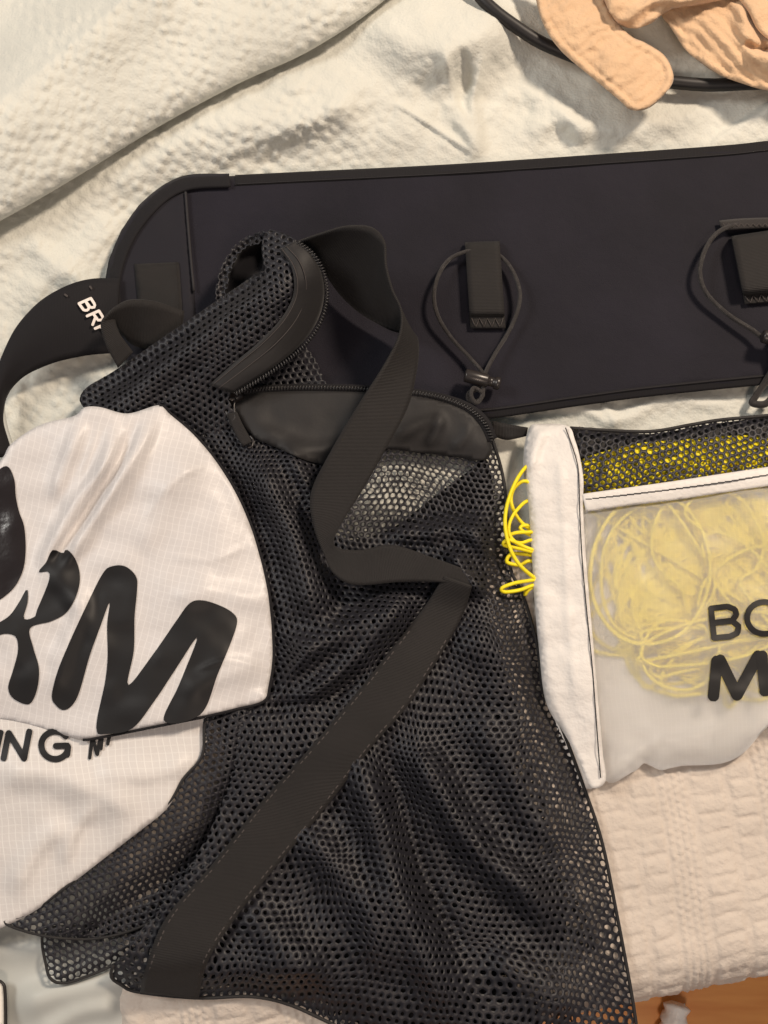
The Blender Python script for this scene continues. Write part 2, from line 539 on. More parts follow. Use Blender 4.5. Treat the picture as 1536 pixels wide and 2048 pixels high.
# edge line of the bed, in world space (foot of the bed runs slightly askew)
E0 = P(240, 2108, 0.0); E1 = P(1536, 1850, 0.0)
EU = (E1 - E0); EU /= np.linalg.norm(EU)
EN = np.array([EU[1], -EU[0], 0.0])         # outward


def edge_dist(W):
    return (W[..., 0] - E0[0]) * EN[0] + (W[..., 1] - E0[1]) * EN[1]


# bed base under the covers, aligned with the foot edge
bm = bmesh.new()
bx = []
for zz in (FZ, -0.035):
    for u, v in ((-0.8, -0.03), (1.4, -0.03), (1.4, -1.6), (-0.8, -1.6)):
        p = E0 + EU * u + EN * v
        bx.append(bm.verts.new((p[0], p[1], zz)))
for f in ((3, 2, 1, 0), (4, 5, 6, 7), (0, 1, 5, 4), (1, 2, 6, 5), (2, 3, 7, 6), (3, 0, 4, 7)):
    bm.faces.new([bx[i] for i in f])
bmesh.ops.bevel(bm, geom=[e for e in bm.edges], offset=0.02, segments=3, affect='EDGES')
me = bpy.data.meshes.new("mattress"); bm.to_mesh(me); bm.free()
me.materials.append(M['satin'])
mt = bpy.data.objects.new("mattress", me); COL.objects.link(mt)
mt["kind"] = "structure"

# ------------------------------------------------------------------ duvet
CREASE = [(-160, 520), (0, 442), (150, 356), (320, 252), (480, 166), (600, 112), (700, 52), (770, 0), (900, -110)]


def bubbles(X, Y, s=23.0, ang=0.6, seed=3):
    """puckered seersucker cells"""
    ca, sa = math.cos(ang), math.sin(ang)
    x = (X * ca + Y * sa) / s; y = (-X * sa + Y * ca) / s
    xi = np.floor(x); yi = np.floor(y)
    best = np.zeros(np.shape(x))
    for i in (-1, 0, 1):
        for j in (-1, 0, 1):
            a = (xi + i).astype(int); b = (yi + j).astype(int)
            h1 = _val[(_perm[(a + seed) & 511] + b * 13) & 511]; h2 = _val[(_perm[(a + 91 + seed) & 511] + b * 29) & 511]
            h3 = _val[(_perm[(a + 47 + seed) & 511] + b * 7) & 511]
            dx = x - (a + 0.5 + 0.27 * h1); dy = y - (b + 0.5 + 0.27 * h2)
            q = np.clip(1 - np.sqrt(dx * dx + dy * dy) * (1.25 + 0.35 * h3) / 0.62, 0, 1) ** 0.6
            best = np.maximum(best, q * (0.70 + 0.3 * h1 * h2 + 0.25 * h3))
    return best


def z_duvet(X, Y):
    z = 0.0015 * fbm(X, Y, 160, 3, 1)
    free = 1 - sstep(230, 430, Y + 0.05 * X)          # pressed flat under the bags
    # lower layer humps
    z = z + free * ridge(X, Y, [(60, 560), (230, 400), (430, 290), (640, 215), (800, 150), (960, 60), (1020, -60)], 75, 0.014, 0.12)
    z = z + free * ridge(X, Y, [(380, 330), (560, 260), (700, 240), (860, 262), (960, 300)], 45, 0.004)
    z = z + ridge(X, Y, [(560, 335), (720, 275), (860, 240), (930, 200)], 30, 0.0035)
    z = z + ridge(X, Y, [(a + 22, b + 40) for a, b in CREASE], 46, 0.0085, 0.05)
    z = z + free * ridge(X, Y, [(300, 420), (420, 330), (560, 275), (690, 190), (760, 120)], 34, 0.007) + free * ridge(X, Y, [(640, 345), (760, 300), (880, 290), (960, 330)], 26, 0.006)
    z = z + ridge(X, Y, [(30, 640), (90, 560), (170, 500), (260, 420)], 34, 0.006)
    # cream bulge and the pleats beside it
    z = z + 0.020 * np.exp(-(((X - 880) / 150) ** 2 + ((Y - 60) / 85) ** 2) ** 1.6)
    for q, ww, a in (([(884, 80), (900, 150), (925, 230), (965, 320)], 14, 0.006), ([(975, 95), (958, 150), (945, 210), (968, 318)], 13, 0.006),
                     ([(925, 90), (930, 150), (938, 200)], 11, -0.004), ([(860, 130), (890, 200), (930, 270), (968, 325)], 15, 0.004),
                     ([(905, 110), (912, 170), (935, 240)], 10, -0.003)):
        z = z + ridge(X, Y, q, ww, a)
    z = z + ridge(X, Y, [(770, 195), (830, 230), (900, 275), (965, 322)], 5, 0.0025)
    # right side
    z = z + ridge(X, Y, [(1000, 300), (1110, 240), (1230, 260), (1360, 235), (1470, 200)], 30, 0.007)
    z = z + ridge(X, Y, [(1030, 190), (1120, 215), (1180, 300)], 22, 0.006)
    d, _, _, s = segd(X, Y, cr([(1390, 300), (1450, 255), (1540, 198), (1640, 120)], 6))
    z = z + np.where(s > 0, 0.011 * sstep(0, 14, d), 0) * sstep(1360, 1420, X) * free
    # left slope beside the belt end
    z = z + ridge(X, Y, [(40, 470), (150, 560), (210, 590)], 24, 0.005)
    z = z + ridge(X, Y, [(120, 520), (190, 620), (60, 700)], 40, 0.004)
    # duvet raised close under the bag mesh so its holes look bright, and the strip between belt and pouch
    z = z + 0.0098 * np.exp(-(((X - 830) / 150) ** 2 + ((Y - 985) / 85) ** 2) ** 2)
    z = z + ridge(X, Y, [(1010, 850), (1150, 812), (1230, 845), (1330, 800), (1500, 815)], 16, 0.004)
    z = z + ridge(X, Y, [(1200, 800), (1240, 850)], 10, 0.003)
    # creases
    z = z + free * 0.0022 * fbm(X, Y, 55, 3, 8) * sstep(120, 200, Y) + free * 0.002 * np.abs(fbm(X, Y, 90, 2, 12))
    return z


xs = np.arange(-260, 1800, 4.5); ys = np.arange(-420, 1260, 4.5)
GX, GY = np.meshgrid(xs, ys)
dz = z_duvet(GX, GY)
bub = bubbles(GX + 10 * fbm(GX, GY, 120, 2, 4), GY + 10 * fbm(GX, GY, 120, 2, 6))
dz = dz + 0.0024 * (1 - sstep(840, 900, GY)) * bub * (0.6 + 0.4 * sstep(-1.0, 0.6, fbm(GX, GY, 200, 2, 20))) * (1 - 0.5 * sstep(600, 800, GX))
dz = dz - 0.035 * sstep(1150, 1250, GY) * 0.05
W = P(GX, GY, dz)
nx, ny = len(xs), len(ys)
idx = np.arange(nx * ny).reshape(ny, nx)
Q = np.stack([idx[:-1, :-1], idx[1:, :-1], idx[1:, 1:], idx[:-1, 1:]], -1).reshape(-1, 4)
duvet = mesh_obj("duvet", W.reshape(-1, 3), Q, M['duvet'], uv=np.stack([GX, GY], -1).reshape(-1, 2) / 1000)
tag(duvet, "pale sage puckered cotton duvet spread rumpled under the navy belt", "duvet")

# thick fold of the same duvet lying over it: own sheet, rolled under along the crease
crs = cr(CREASE, 8)
T = resample(crs, 4.5, False)
dirs = np.gradient(T, axis=0); dirs /= np.linalg.norm(dirs, axis=1)[:, None]
nor = np.stack([dirs[:, 1], -dirs[:, 0]], 1)          # points up-left
nor = np.stack([np.full(len(T), -0.5), np.full(len(T), -0.866)], 1)
prof = np.r_[np.linspace(-1, 0, 10), np.arange(1, 140) * 4.2]
rows = []
uvs = []
for s in prof:
    if s <= 0:      # tucked underside
        off = 26 * (-s); zz = 0.016 * (1 - (1 + s) ** 2) * 0 + 0.014 - 0.012 * (-s) ** 0.7
        off = 30 * (-s)
        X = T[:, 0] + nor[:, 0] * off; Y = T[:, 1] + nor[:, 1] * off
        z = np.full(len(T), zz) + 0.006
    else:
        X = T[:, 0] + nor[:, 0] * s; Y = T[:, 1] + nor[:, 1] * s
        h = 0.020 + 0.020 * math.sqrt(max(0, 1 - (1 - min(1, s / 130)) ** 2))
        z = h + 0.0025 * fbm(X, Y, 130, 2, 31)
        # dip towards the far corner
        dd, _, _, sg = segd(X, Y, np.array([(-200, 330), (0, 205), (130, 105), (250, 0), (420, -160)], float))
        z = z - np.where(sg < 0, 1, 0) * 0.034 * sstep(0, 150, dd) + 0.015 * np.exp(-(dd / 95) ** 2) - np.where(sg < 0, 0.004 * sstep(0, 20, dd), 0)
        z = z + 0.0027 * (0.7 + 0.45 * fbm(X, Y, 90, 2, 77)) * bubbles(X + 10 * fbm(X, Y, 120, 2, 4), Y + 10 * fbm(X, Y, 120, 2, 6), 23, 0.25, 9)
    rows.append(P(X, Y, z)); uvs.append(np.stack([X, Y], 1) / 1000)
V = np.stack(rows); k = V.shape[1]
# small irregularity of the rolled edge
idx = np.arange(V.shape[0] * k).reshape(V.shape[0], k)
Q = np.stack([idx[:-1, :-1], idx[:-1, 1:], idx[1:, 1:], idx[1:, :-1]], -1).reshape(-1, 4)
fold = mesh_obj("folded_edge", V.reshape(-1, 3), Q, M['duvet'], duvet, uv=np.stack(uvs).reshape(-1, 2))
fold["label"] = "thick rounded fold of the duvet lying over itself"

# ------------------------------------------------------------------ satin sheet, lower left
z_sat = lambda X, Y: (0.003 + ridge(X, Y, [(0, 2030), (110, 1990), (230, 1960), (300, 1900)], 35, 0.010)
                      + ridge(X, Y, [(60, 2090), (150, 2030), (260, 2010)], 20, 0.006)
                      + ridge(X, Y, [(-60, 1900), (40, 1895), (140, 1900)], 30, 0.006) + 0.001 * fbm(X, Y, 120, 2, 40))
xs = np.arange(-330, 460, 7.0); ys = np.arange(1180, 2260, 7.0)
GX, GY = np.meshgrid(xs, ys)
W = P(GX, GY, z_sat(GX, GY) + 0.0015)
nx, ny = len(xs), len(ys); idx = np.arange(nx * ny).reshape(ny, nx)
Q = np.stack([idx[:-1, :-1], idx[1:, :-1], idx[1:, 1:], idx[:-1, 1:]], -1).reshape(-1, 4)
sheet = mesh_obj("bed_sheet", W.reshape(-1, 3), Q, M['satin'], uv=np.stack([GX, GY], -1).reshape(-1, 2) / 1000)
tag(sheet, "smooth pale grey satin sheet peeking out under the mesh bag's pointed corner", "sheet")

# ------------------------------------------------------------------ waffle throw, falling over the foot of the bed
rows, uvs, hs = [], [], []
U = np.arange(0.006, 0.62, 0.0012)
Vd = np.r_[np.arange(-0.26, 0.0, 0.0012), np.arange(0.0, 0.34, 0.002)]
RR = 0.034


def waffle(u, v):
    u = u + 0.0025 * np.sin(v * 31 + 1) + 0.02 * v
    pu = 0.0615
    f = np.mod(u, pu) / pu
    # columns of raised squares separated by corded lines
    sq = np.zeros_like(u)
    for c, hw in ((0.20, 0.16), (0.55, 0.13)):
        inx = 1 - sstep(hw - 0.03, hw, np.abs(f - c))
        ty = np.mod(v / 0.0120 + 0.5 * (c > 0.4) + 0.15 * vnoise(u * 60, v * 40, 3), 1)
        iny = sstep(0.02, 0.2, ty) * (1 - sstep(0.78, 0.98, ty))
        sq = np.maximum(sq, inx * iny)
    cord = 0
    for c in (0.74, 0.81, 0.88, 0.95):
        cord = np.maximum(cord, np.exp(-((f - c) / 0.022) ** 2) * (0.65 + 0.35 * np.cos(v * 2 * math.pi / 0.0048 + c * 40)))
    return 0.0013 * sq * (0.75 + 0.35 * vnoise(u * 90, v * 90, 5)) + 0.0015 * cord


UU, VV = np.meshgrid(U, Vd)
h = waffle(UU, VV) + 0.0004 * fbm(UU, VV, 0.004, 2, 3)
ang = np.clip(VV / RR, 0, math.pi / 2)
out = np.where(VV < 0, VV, RR * np.sin(ang))
dn = np.where(VV < 0, 0, RR * (1 - np.cos(ang))) + np.clip(VV - RR * math.pi / 2, 0, None)
out = out + np.where(dn > RR, 0.006 * np.sin(UU * 40) * np.clip((dn - RR) / 0.1, 0, 1), 0)
z0 = 0.0075 - dn + 0.0012 * fbm(UU, VV, 0.05, 2, 44)
# soft hump where it bunches beneath the bag at the bottom
hump = 0.014 * np.exp(-((UU - 0.085) / 0.05) ** 2 - ((VV + 0.03) / 0.025) ** 2) - 0.006 * np.exp(-((UU - 0.006) / 0.005) ** 2)
UU = UU + 0.004 * np.exp(-((UU - 0.006) / 0.02) ** 2) * np.sin(VV * 55)
z0 = z0 + hump
nzv = np.cos(ang); nov = np.sin(ang)
X3 = E0[0] + EU[0] * UU + EN[0] * (out + nov * h)
Y3 = E0[1] + EU[1] * UU + EN[1] * (out + nov * h)
Z3 = z0 + nzv * h
nx, ny = len(U), len(Vd); idx = np.arange(nx * ny).reshape(ny, nx)
Q = np.stack([idx[:-1, :-1], idx[1:, :-1], idx[1:, 1:], idx[:-1, 1:]], -1).reshape(-1, 4)
throw = mesh_obj("throw_blanket", np.stack([X3, Y3, Z3], -1).reshape(-1, 3), Q, M['throw'], uv=np.stack([UU, VV], -1).reshape(-1, 2), solid=0.0015)
tag(throw, "beige waffle-weave throw blanket hanging over the bed edge above the wood floor", "blanket")

# ------------------------------------------------------------------ navy waist belt
belt = thing("waist_belt", "navy padded waist belt with elastic cord loops, lying across the duvet", "belt", tuple(P(900, 560, 0.008)))


def z_belt(X, Y, d=None):
    z = 0.0125 + 0.0014 * fbm(X, Y, 420, 2, 50) + 0.0004 * fbm(X, Y, 110, 2, 54)
    z = z + ridge(X, Y, [(180, 480), (260, 430), (340, 400)], 60, 0.002)
    if d is not None:
        z = z - 0.0035 * np.exp(-(d / 7.0) ** 2)
    return z


def local(o):
    """keep world placement when parented to a thing away from the origin"""
    o.matrix_parent_inverse = Matrix.Translation(-Vector(o.parent.location))
    return o


BO = [(1760, 262), (1536, 283), (1450, 292), (1200, 310), (900, 330), (600, 345), (460, 352), (380, 353), (330, 371), (282, 410), (246, 462), (221, 522),
      (213, 575), (225, 650), (270, 740), (400, 812), (620, 842), (820, 846), (980, 836), (1150, 812), (1300, 792), (1536, 768), (1760, 748)]
local(region("padded_panel", BO, z_belt, 14, M['navy'], belt, solid=0.004))
# bound edge: a tape along top and along the bottom
for e, nm in ((BO[0:7], 'top'), (BO[17:], 'bottom')):
    c = resample(cr(e, 8), 10, False)
    s = 1 if nm == 'top' else -1
    A = [(x, y - s * 1, float(z_belt(np.array([x]), np.array([y]))[0]) - 0.0022) for x, y in c[::3]]
    Bm = [(x, y + s * 20, float(z_belt(np.array([x]), np.array([y]))[0]) + 0.0003) for x, y in c[::3]]
    local(ribbon("edge_binding", A, Bm, M['binding'], belt, 4, 4, 0.0006))
    st = [(x, y + s * 17, float(z_belt(np.array([x]), np.array([y]))[0]) + 0.0011) for x, y in c[::3]]
    local(tube("stitch_line", st, 0.0003, M['thread'], belt, 4, 3))
# separate end panel with its own bound curve
EP = [(458, 347), (380, 349), (328, 368), (279, 408), (242, 461), (217, 521), (209, 575), (222, 648), (262, 720), (330, 760), (392, 760),
      (391, 640), (386, 540), (378, 430), (374, 380), (460, 375)]
local(region("end_panel", EP, lambda X, Y, d: z_belt(X, Y) + 0.0016 - 0.0012 * np.exp(-(d / 5) ** 2), 10, M['navy2'], belt, solid=0.0012, smooth_outline=False))
c = cr([(458, 349), (380, 351), (331, 370), (282, 410), (245, 463), (220, 523), (212, 580), (222, 650)], 4)
zbl = lambda x, y, e: float(z_belt(np.array([x]), np.array([y]))[0]) + e
A = [(x - 1, y - 1, zbl(x, y, -0.001)) for x, y in c]
ci = cr([(462, 374), (388, 378), (345, 394), (306, 428), (271, 476), (247, 532), (240, 582), (250, 645)], 4)
Bm = [(x, y, zbl(x, y, 0.0026)) for x, y in ci]
local(ribbon("edge_binding", A, Bm, M['binding'], belt, 3, 6, 0.0007, 0.0016))
# raised seam at the end panel
local(tube("seam", [(371, 384, .0155), (376, 450, .0155), (382, 520, .0155), (388, 582, .0155)], 0.0009, M['thread'], belt, 6, 4))
sq = [(268, 528), (358, 524), (364, 612), (362, 690), (290, 690), (276, 612)]
local(region("webbing_square", sq, lambda X, Y, d: z_belt(X, Y) + 0.0036 - 0.0012 * np.exp(-(d / 4) ** 2), 8, M['webbing'], belt, solid=0.0015, smooth_outline=False))

# tabs, cords and locks
def tab(corners, h):
    (x0, y0), (x1, y1), (x2, y2), (x3, y3) = corners
    zz = lambda x, y: float(z_belt(np.array([x]), np.array([y]))[0])
    A = []; B = []
    for t, e in ((0.0, 0.002), (0.03, h * 0.8), (0.12, h), (0.5, h * 1.05), (0.8, h), (0.86, 0.0035), (1.0, 0.003)):
        xa, ya = x0 + (x3 - x0) * t, y0 + (y3 - y0) * t
        xb, yb = x1 + (x2 - x1) * t, y1 + (y2 - y1) * t
        A.append((xa, ya, zz(xa, ya) + e)); B.append((xb, yb, zz(xb, yb) + e))
    o = local(ribbon("hook_tab", A, B, M['webbing'], belt, 6, 6, 0.0013))
    # bar tack at the sewn end
    ln = []
    for k in range(9):
        t = 0.885 + 0.1 * (k % 2); s = k / 8 * 0.9 + 0.05
        xa, ya = x0 + (x3 - x0) * t, y0 + (y3 - y0) * t; xb, yb = x1 + (x2 - x1) * t, y1 + (y2 - y1) * t
        x, y = xa + (xb - xa) * s, ya + (yb - ya) * s
        ln.append((x, y, zz(x, y) + 0.0045))
    tube("bar_tack", ln, 0.0004, M['thread2'], o, 4, 2)
    return o


tab([(930, 486), (999, 484), (1011, 656), (941, 656)], 0.0075)
tab([(1463, 474), (1540, 462), (1560, 602), (1490, 608)], 0.010)
cz = 0.019
cord1 = local(tube("elastic_cord", [(965, 498, .016), (932, 503, .019), (900, 518, cz), (878, 548, cz + .002), (868, 590, cz + .003), (876, 632, cz + .002), (902, 675, cz), (940, 716, cz),
                                    (967, 750, cz + .002), (958, 775, cz), (938, 786, .020), (938, 800, .019), (955, 802, .020), (966, 788, .021), (948, 776, .023), (942, 790, .0235), (952, 806, .022), (964, 792, .021), (968, 760, .022), (971, 745, cz + .003),
                                    (990, 708, cz + .001), (1018, 662, cz), (1036, 618, cz + .002), (1039, 580, cz + .002), (1024, 540, cz), (1000, 512, .018), (965, 500, .015)], 0.0014, M['elastic'], belt, 8, 7))
cord2 = local(tube("elastic_cord", [(1500, 448, .016), (1462, 452, .019), (1430, 470, .021), (1408, 505, .023), (1400, 548, .023), (1414, 588, .021), (1455, 628, .020), (1505, 660, .021), (1540, 685, .022),
                                    (1560, 660, .021), (1600, 600, .021), (1612, 540, .022), (1585, 470, .02), (1540, 448, .017), (1500, 446, .015)], 0.0016, M['elastic'], belt, 8, 7))
local(tube("cord_tail", [(1545, 690, .022), (1548, 730, .02), (1530, 765, .014), (1512, 792, .010), (1505, 806, .009), (1530, 808, .011), (1550, 790, .012)], 0.0024, M['elastic'], belt, 8, 6))
# stitched anchor above the second tab
anc = local(ribbon("cord_anchor", [(1438, 442, .0165), (1480, 438, .018), (1536, 436, .017), (1580, 436, .016)], [(1443, 460, .0175), (1482, 457, .0195), (1536, 455, .018), (1580, 455, .017)], M['elastic'], belt, 5, 4, 0.0012))
zg = [(1446 + i * 6, 450 + (4 if i % 2 else -3), .0198) for i in range(16)]
tube("bar_tack", zg, 0.0005, M['thread2'], anc, 4, 2)


def lathe(name, p0, p1, prof, mat, parent, sides=20):
    p0 = np.asarray(p0); p1 = np.asarray(p1)
    pts = np.array([p0 + (p1 - p0) * t for t, r in prof]); rr = [r for t, r in prof]
    return tube_world(name, pts, rr, mat, parent, sides)


def cord_lock(a, b):
    p0 = P(*a); p1 = P(*b)
    o = local(lathe("cord_lock", p0, p1, [(0, .0028), (0.015, .0040), (0.05, .0044), (0.62, .0044), (0.66, .0040), (0.67, .0031), (0.84, .0031), (0.85, .0042), (0.97, .0042), (1.0, .0034)], M['hard'], belt))
    return o


cord_lock((929, 750, .024), (1000, 768, .022))
cord_lock((1524, 672, .027), (1596, 690, .025))

# the belt's tapered closing strap, looping off the left end, with its printed logo
A = [(240, 558, .016), (190, 558, .022), (150, 566, .026), (112, 583, .028), (80, 604, .028), (50, 634, .027), (28, 664, .026), (8, 706, .024), (-8, 750, .022), (-30, 830, .018), (-28, 920, .016)]
B = [(232, 706, .013), (190, 709, .014), (150, 715, .015), (112, 724, .016), (80, 736, .016), (55, 748, .016), (34, 764, .015), (16, 785, .014), (6, 812, .013), (6, 850, .012), (24, 910, .012)]
local(ribbon("closing_strap", A, B, M['binding'], belt, 8, 10, 0.0022, 0.003))
local(tube("strap_rim", [(8, 745, .012), (3, 790, .012), (6, 840, .011), (22, 895, .010), (40, 930, .009)], 0.0022, M['satin'], belt, 8, 6))
za = cr(A, 8); zb = cr(B, 8)


def z_strap(X, Y):
    d, _, t, _ = segd(X, Y, za[:, :2]); d2, _, t2, _ = segd(X, Y, zb[:, :2])
    f = d / (d + d2 + 1e-6)
    i = np.clip((t * (len(za) - 1)).astype(int), 0, len(za) - 1); j = np.clip((t2 * (len(zb) - 1)).astype(int), 0, len(zb) - 1)
    return za[i, 2] * (1 - f) + zb[j, 2] * f + 0.003 * np.sin(math.pi * f)


def glyphs(gl, org, ex, ey, adv):
    """place unit-box glyph polylines"""
    res = []
    for k, g in enumerate(gl):
        for ln in g:
            ln = np.asarray(ln, float)
            res.append(np.array([org[0], org[1]]) + (ln[:, :1] + k * adv) * np.array(ex) + ln[:, 1:] * np.array(ey))
    return res


gB = [[(0, 0), (0.1, 1)], [(0.1, 1), (0.6, 1), (0.72, 0.85), (0.62, 0.58), (0.06, 0.53)], [(0.06, 0.53), (0.55, 0.5), (0.68, 0.3), (0.55, 0.03), (0, 0)]]
gR = [[(0, 0), (0.1, 1)], [(0.1, 1), (0.6, 1), (0.72, 0.85), (0.62, 0.55), (0.06, 0.5)], [(0.35, 0.5), (0.68, 0)]]
gP = [[(0, 0), (0.1, 1)], [(0.1, 1), (0.6, 1), (0.72, 0.85), (0.6, 0.5), (0.06, 0.46)]]
lg = glyphs([gB, gR, gP], (158, 607), (16.5, 25.5), (22, -13), 0.98)
o = local(strokes("logo_print", lg, 5.5, z_strap, M['logo'], belt, 0.0024))
local(strokes("stitch_mark", [[(130, 589), (134, 592)], [(180, 573), (183, 577)]], 4, z_strap, M['thread2'], belt, 0.0024))
# short webbing loop standing beside the square
A = [(368, 622, .024), (310, 603, .036), (262, 600, .042), (234, 612, .043), (214, 630, .042), (202, 650, .040), (212, 690, .035), (236, 736, .028)]
B = [(360, 700, .017), (310, 700, .018), (268, 690, .019), (244, 668, .026), (231, 644, .033), (230, 640, .036), (240, 668, .034), (266, 704, .028)]
local(ribbon("webbing_loop", A, B, M['webbing'], belt, 8, 6, 0.0016))
# far end tab of the belt resting between bag and pouch
local(ribbon("adjuster_tape", [(985, 842, .010), (1015, 848, .012), (1056, 855, .012)], [(985, 872, .009), (1015, 880, .010), (1052, 872, .010)], M['webbing'], belt, 6, 4, 0.0025))

# ------------------------------------------------------------------ mesh duffel bag
bag = thing("mesh_bag", "black mesh gear bag with webbing strap and white printed patch, unzipped", "bag", tuple(P(760, 1400, 0.006)))


def localb(o):
    o.matrix_parent_inverse = Matrix.Translation(-Vector(bag.location)); return o


BODY = [(440, 800), (470, 783), (540, 776), (640, 774), (740, 777), (850, 787), (925, 808), (968, 840), (990, 895), (1008, 965), (1016, 1060), (1022, 1140), (1046, 1190),
        (1074, 1288), (1088, 1388), (1121, 1450), (1166, 1570), (1204, 1684), (1236, 1841), (1262, 1981), (1274, 2060), (1284, 2140), (1100, 2150), (900, 2135), (760, 2095),
        (660, 2046), (575, 2008), (500, 1993), (400, 1996), (290, 1986), (246, 1972), (226, 1932), (330, 1800), (420, 1660), (470, 1500), (430, 1400), (380, 1250), (360, 1050), (380, 900)]
bol = resample(cr(BODY, 8, True), 8)


PLO = [(-160, 1380), (200, 1380), (418, 1420), (416, 1450), (410, 1510), (372, 1558), (333, 1618), (280, 1662), (220, 1708), (140, 1770), (60, 1828), (-40, 1872), (-160, 1900)]


def z_plo(X, Y):
    X = np.asarray(X, float); Y = np.asarray(Y, float)
    z = 0.0385 - 0.011 * sstep(1520, 1850, Y) - 0.004 * sstep(250, 420, X)
    z = z + ridge(X, Y, [(-40, 1560), (80, 1545), (200, 1590), (300, 1640)], 34, .006) + ridge(X, Y, [(20, 1800), (70, 1700), (150, 1640)], 24, .004)
    z = z + ridge(X, Y, [(180, 1540), (260, 1550), (340, 1540), (390, 1500)], 22, .004) + ridge(X, Y, [(120, 1740), (150, 1660), (200, 1600)], 16, .003)
    return z + 0.0011 * fbm(X, Y, 80, 2, 80)


PUP = [(-160, 1010), (-60, 960), (0, 922), (22, 888), (80, 850), (148, 832), (168, 815), (200, 814), (255, 827), (318, 810), (340, 826), (400, 880), (462, 965), (505, 1060), (536, 1180), (546, 1300), (538, 1370),
       (526, 1402), (470, 1418), (410, 1432), (300, 1454), (204, 1473), (160, 1478), (100, 1462), (0, 1440), (-160, 1430)]


def z_pup(X, Y):
    X = np.asarray(X, float); Y = np.asarray(Y, float)
    d, _, _, _ = segd(X, Y, np.array([(300, 790), (420, 900), (505, 1060), (546, 1300), (530, 1400)], float))
    z = 0.044 - 0.011 * np.exp(-(d / 70) ** 1.5) + 0.006 * (1 - sstep(860, 1100, Y))
    # long pleats fanning from the top
    for q, ww, a in (([(320, 815), (260, 930), (190, 1040), (110, 1160)], 15, .007), ([(235, 830), (210, 920), (150, 1010), (70, 1150)], 14, .007),
                     ([(285, 825), (235, 930), (170, 1030), (100, 1130)], 9, -.004), ([(170, 830), (130, 930), (100, 1010)], 16, .004),
                     ([(390, 890), (330, 1000), (270, 1110)], 34, .004), ([(560, 1210), (430, 1185), (330, 1200)], 24, .003),
                     ([(60, 1080), (150, 1200), (230, 1330)], 26, .003), ([(180, 1140), (140, 1280), (90, 1420)], 20, .003), ([(540, 1330), (440, 1350), (350, 1400)], 26, .003)):
        z = z + ridge(X, Y, q, ww, a)
    for q, ww, a in (([(300, 820), (225, 980), (120, 1130)], 5, .0022), ([(262, 830), (180, 985), (95, 1120)], 5, .002), ([(205, 830), (165, 940), (110, 1040)], 5, .0018),
                     ([(420, 925), (350, 960), (290, 1040)], 6, .0012), ([(500, 1090), (420, 1120), (330, 1110)], 6, .0012), ([(530, 1340), (460, 1320), (380, 1345)], 5, .0012)):
        z = z + ridge(X, Y, q, ww, a)
    z = z + 0.0015 * fbm(X, Y, 75, 2, 90)
    # towards the left the two halves are one sheet
    k = sstep(60, 240, X)
    lo = z_plo(X, Y) + 0.0012
    f = sstep(1350, 1440, Y) * (1 - k)
    return np.maximum(z * (1 - f) + lo * f, np.where(Y > 1385, lo, 0))


pupo = resample(cr(PUP, 8, True), 10); ploo = resample(cr(PLO, 8, True), 10)


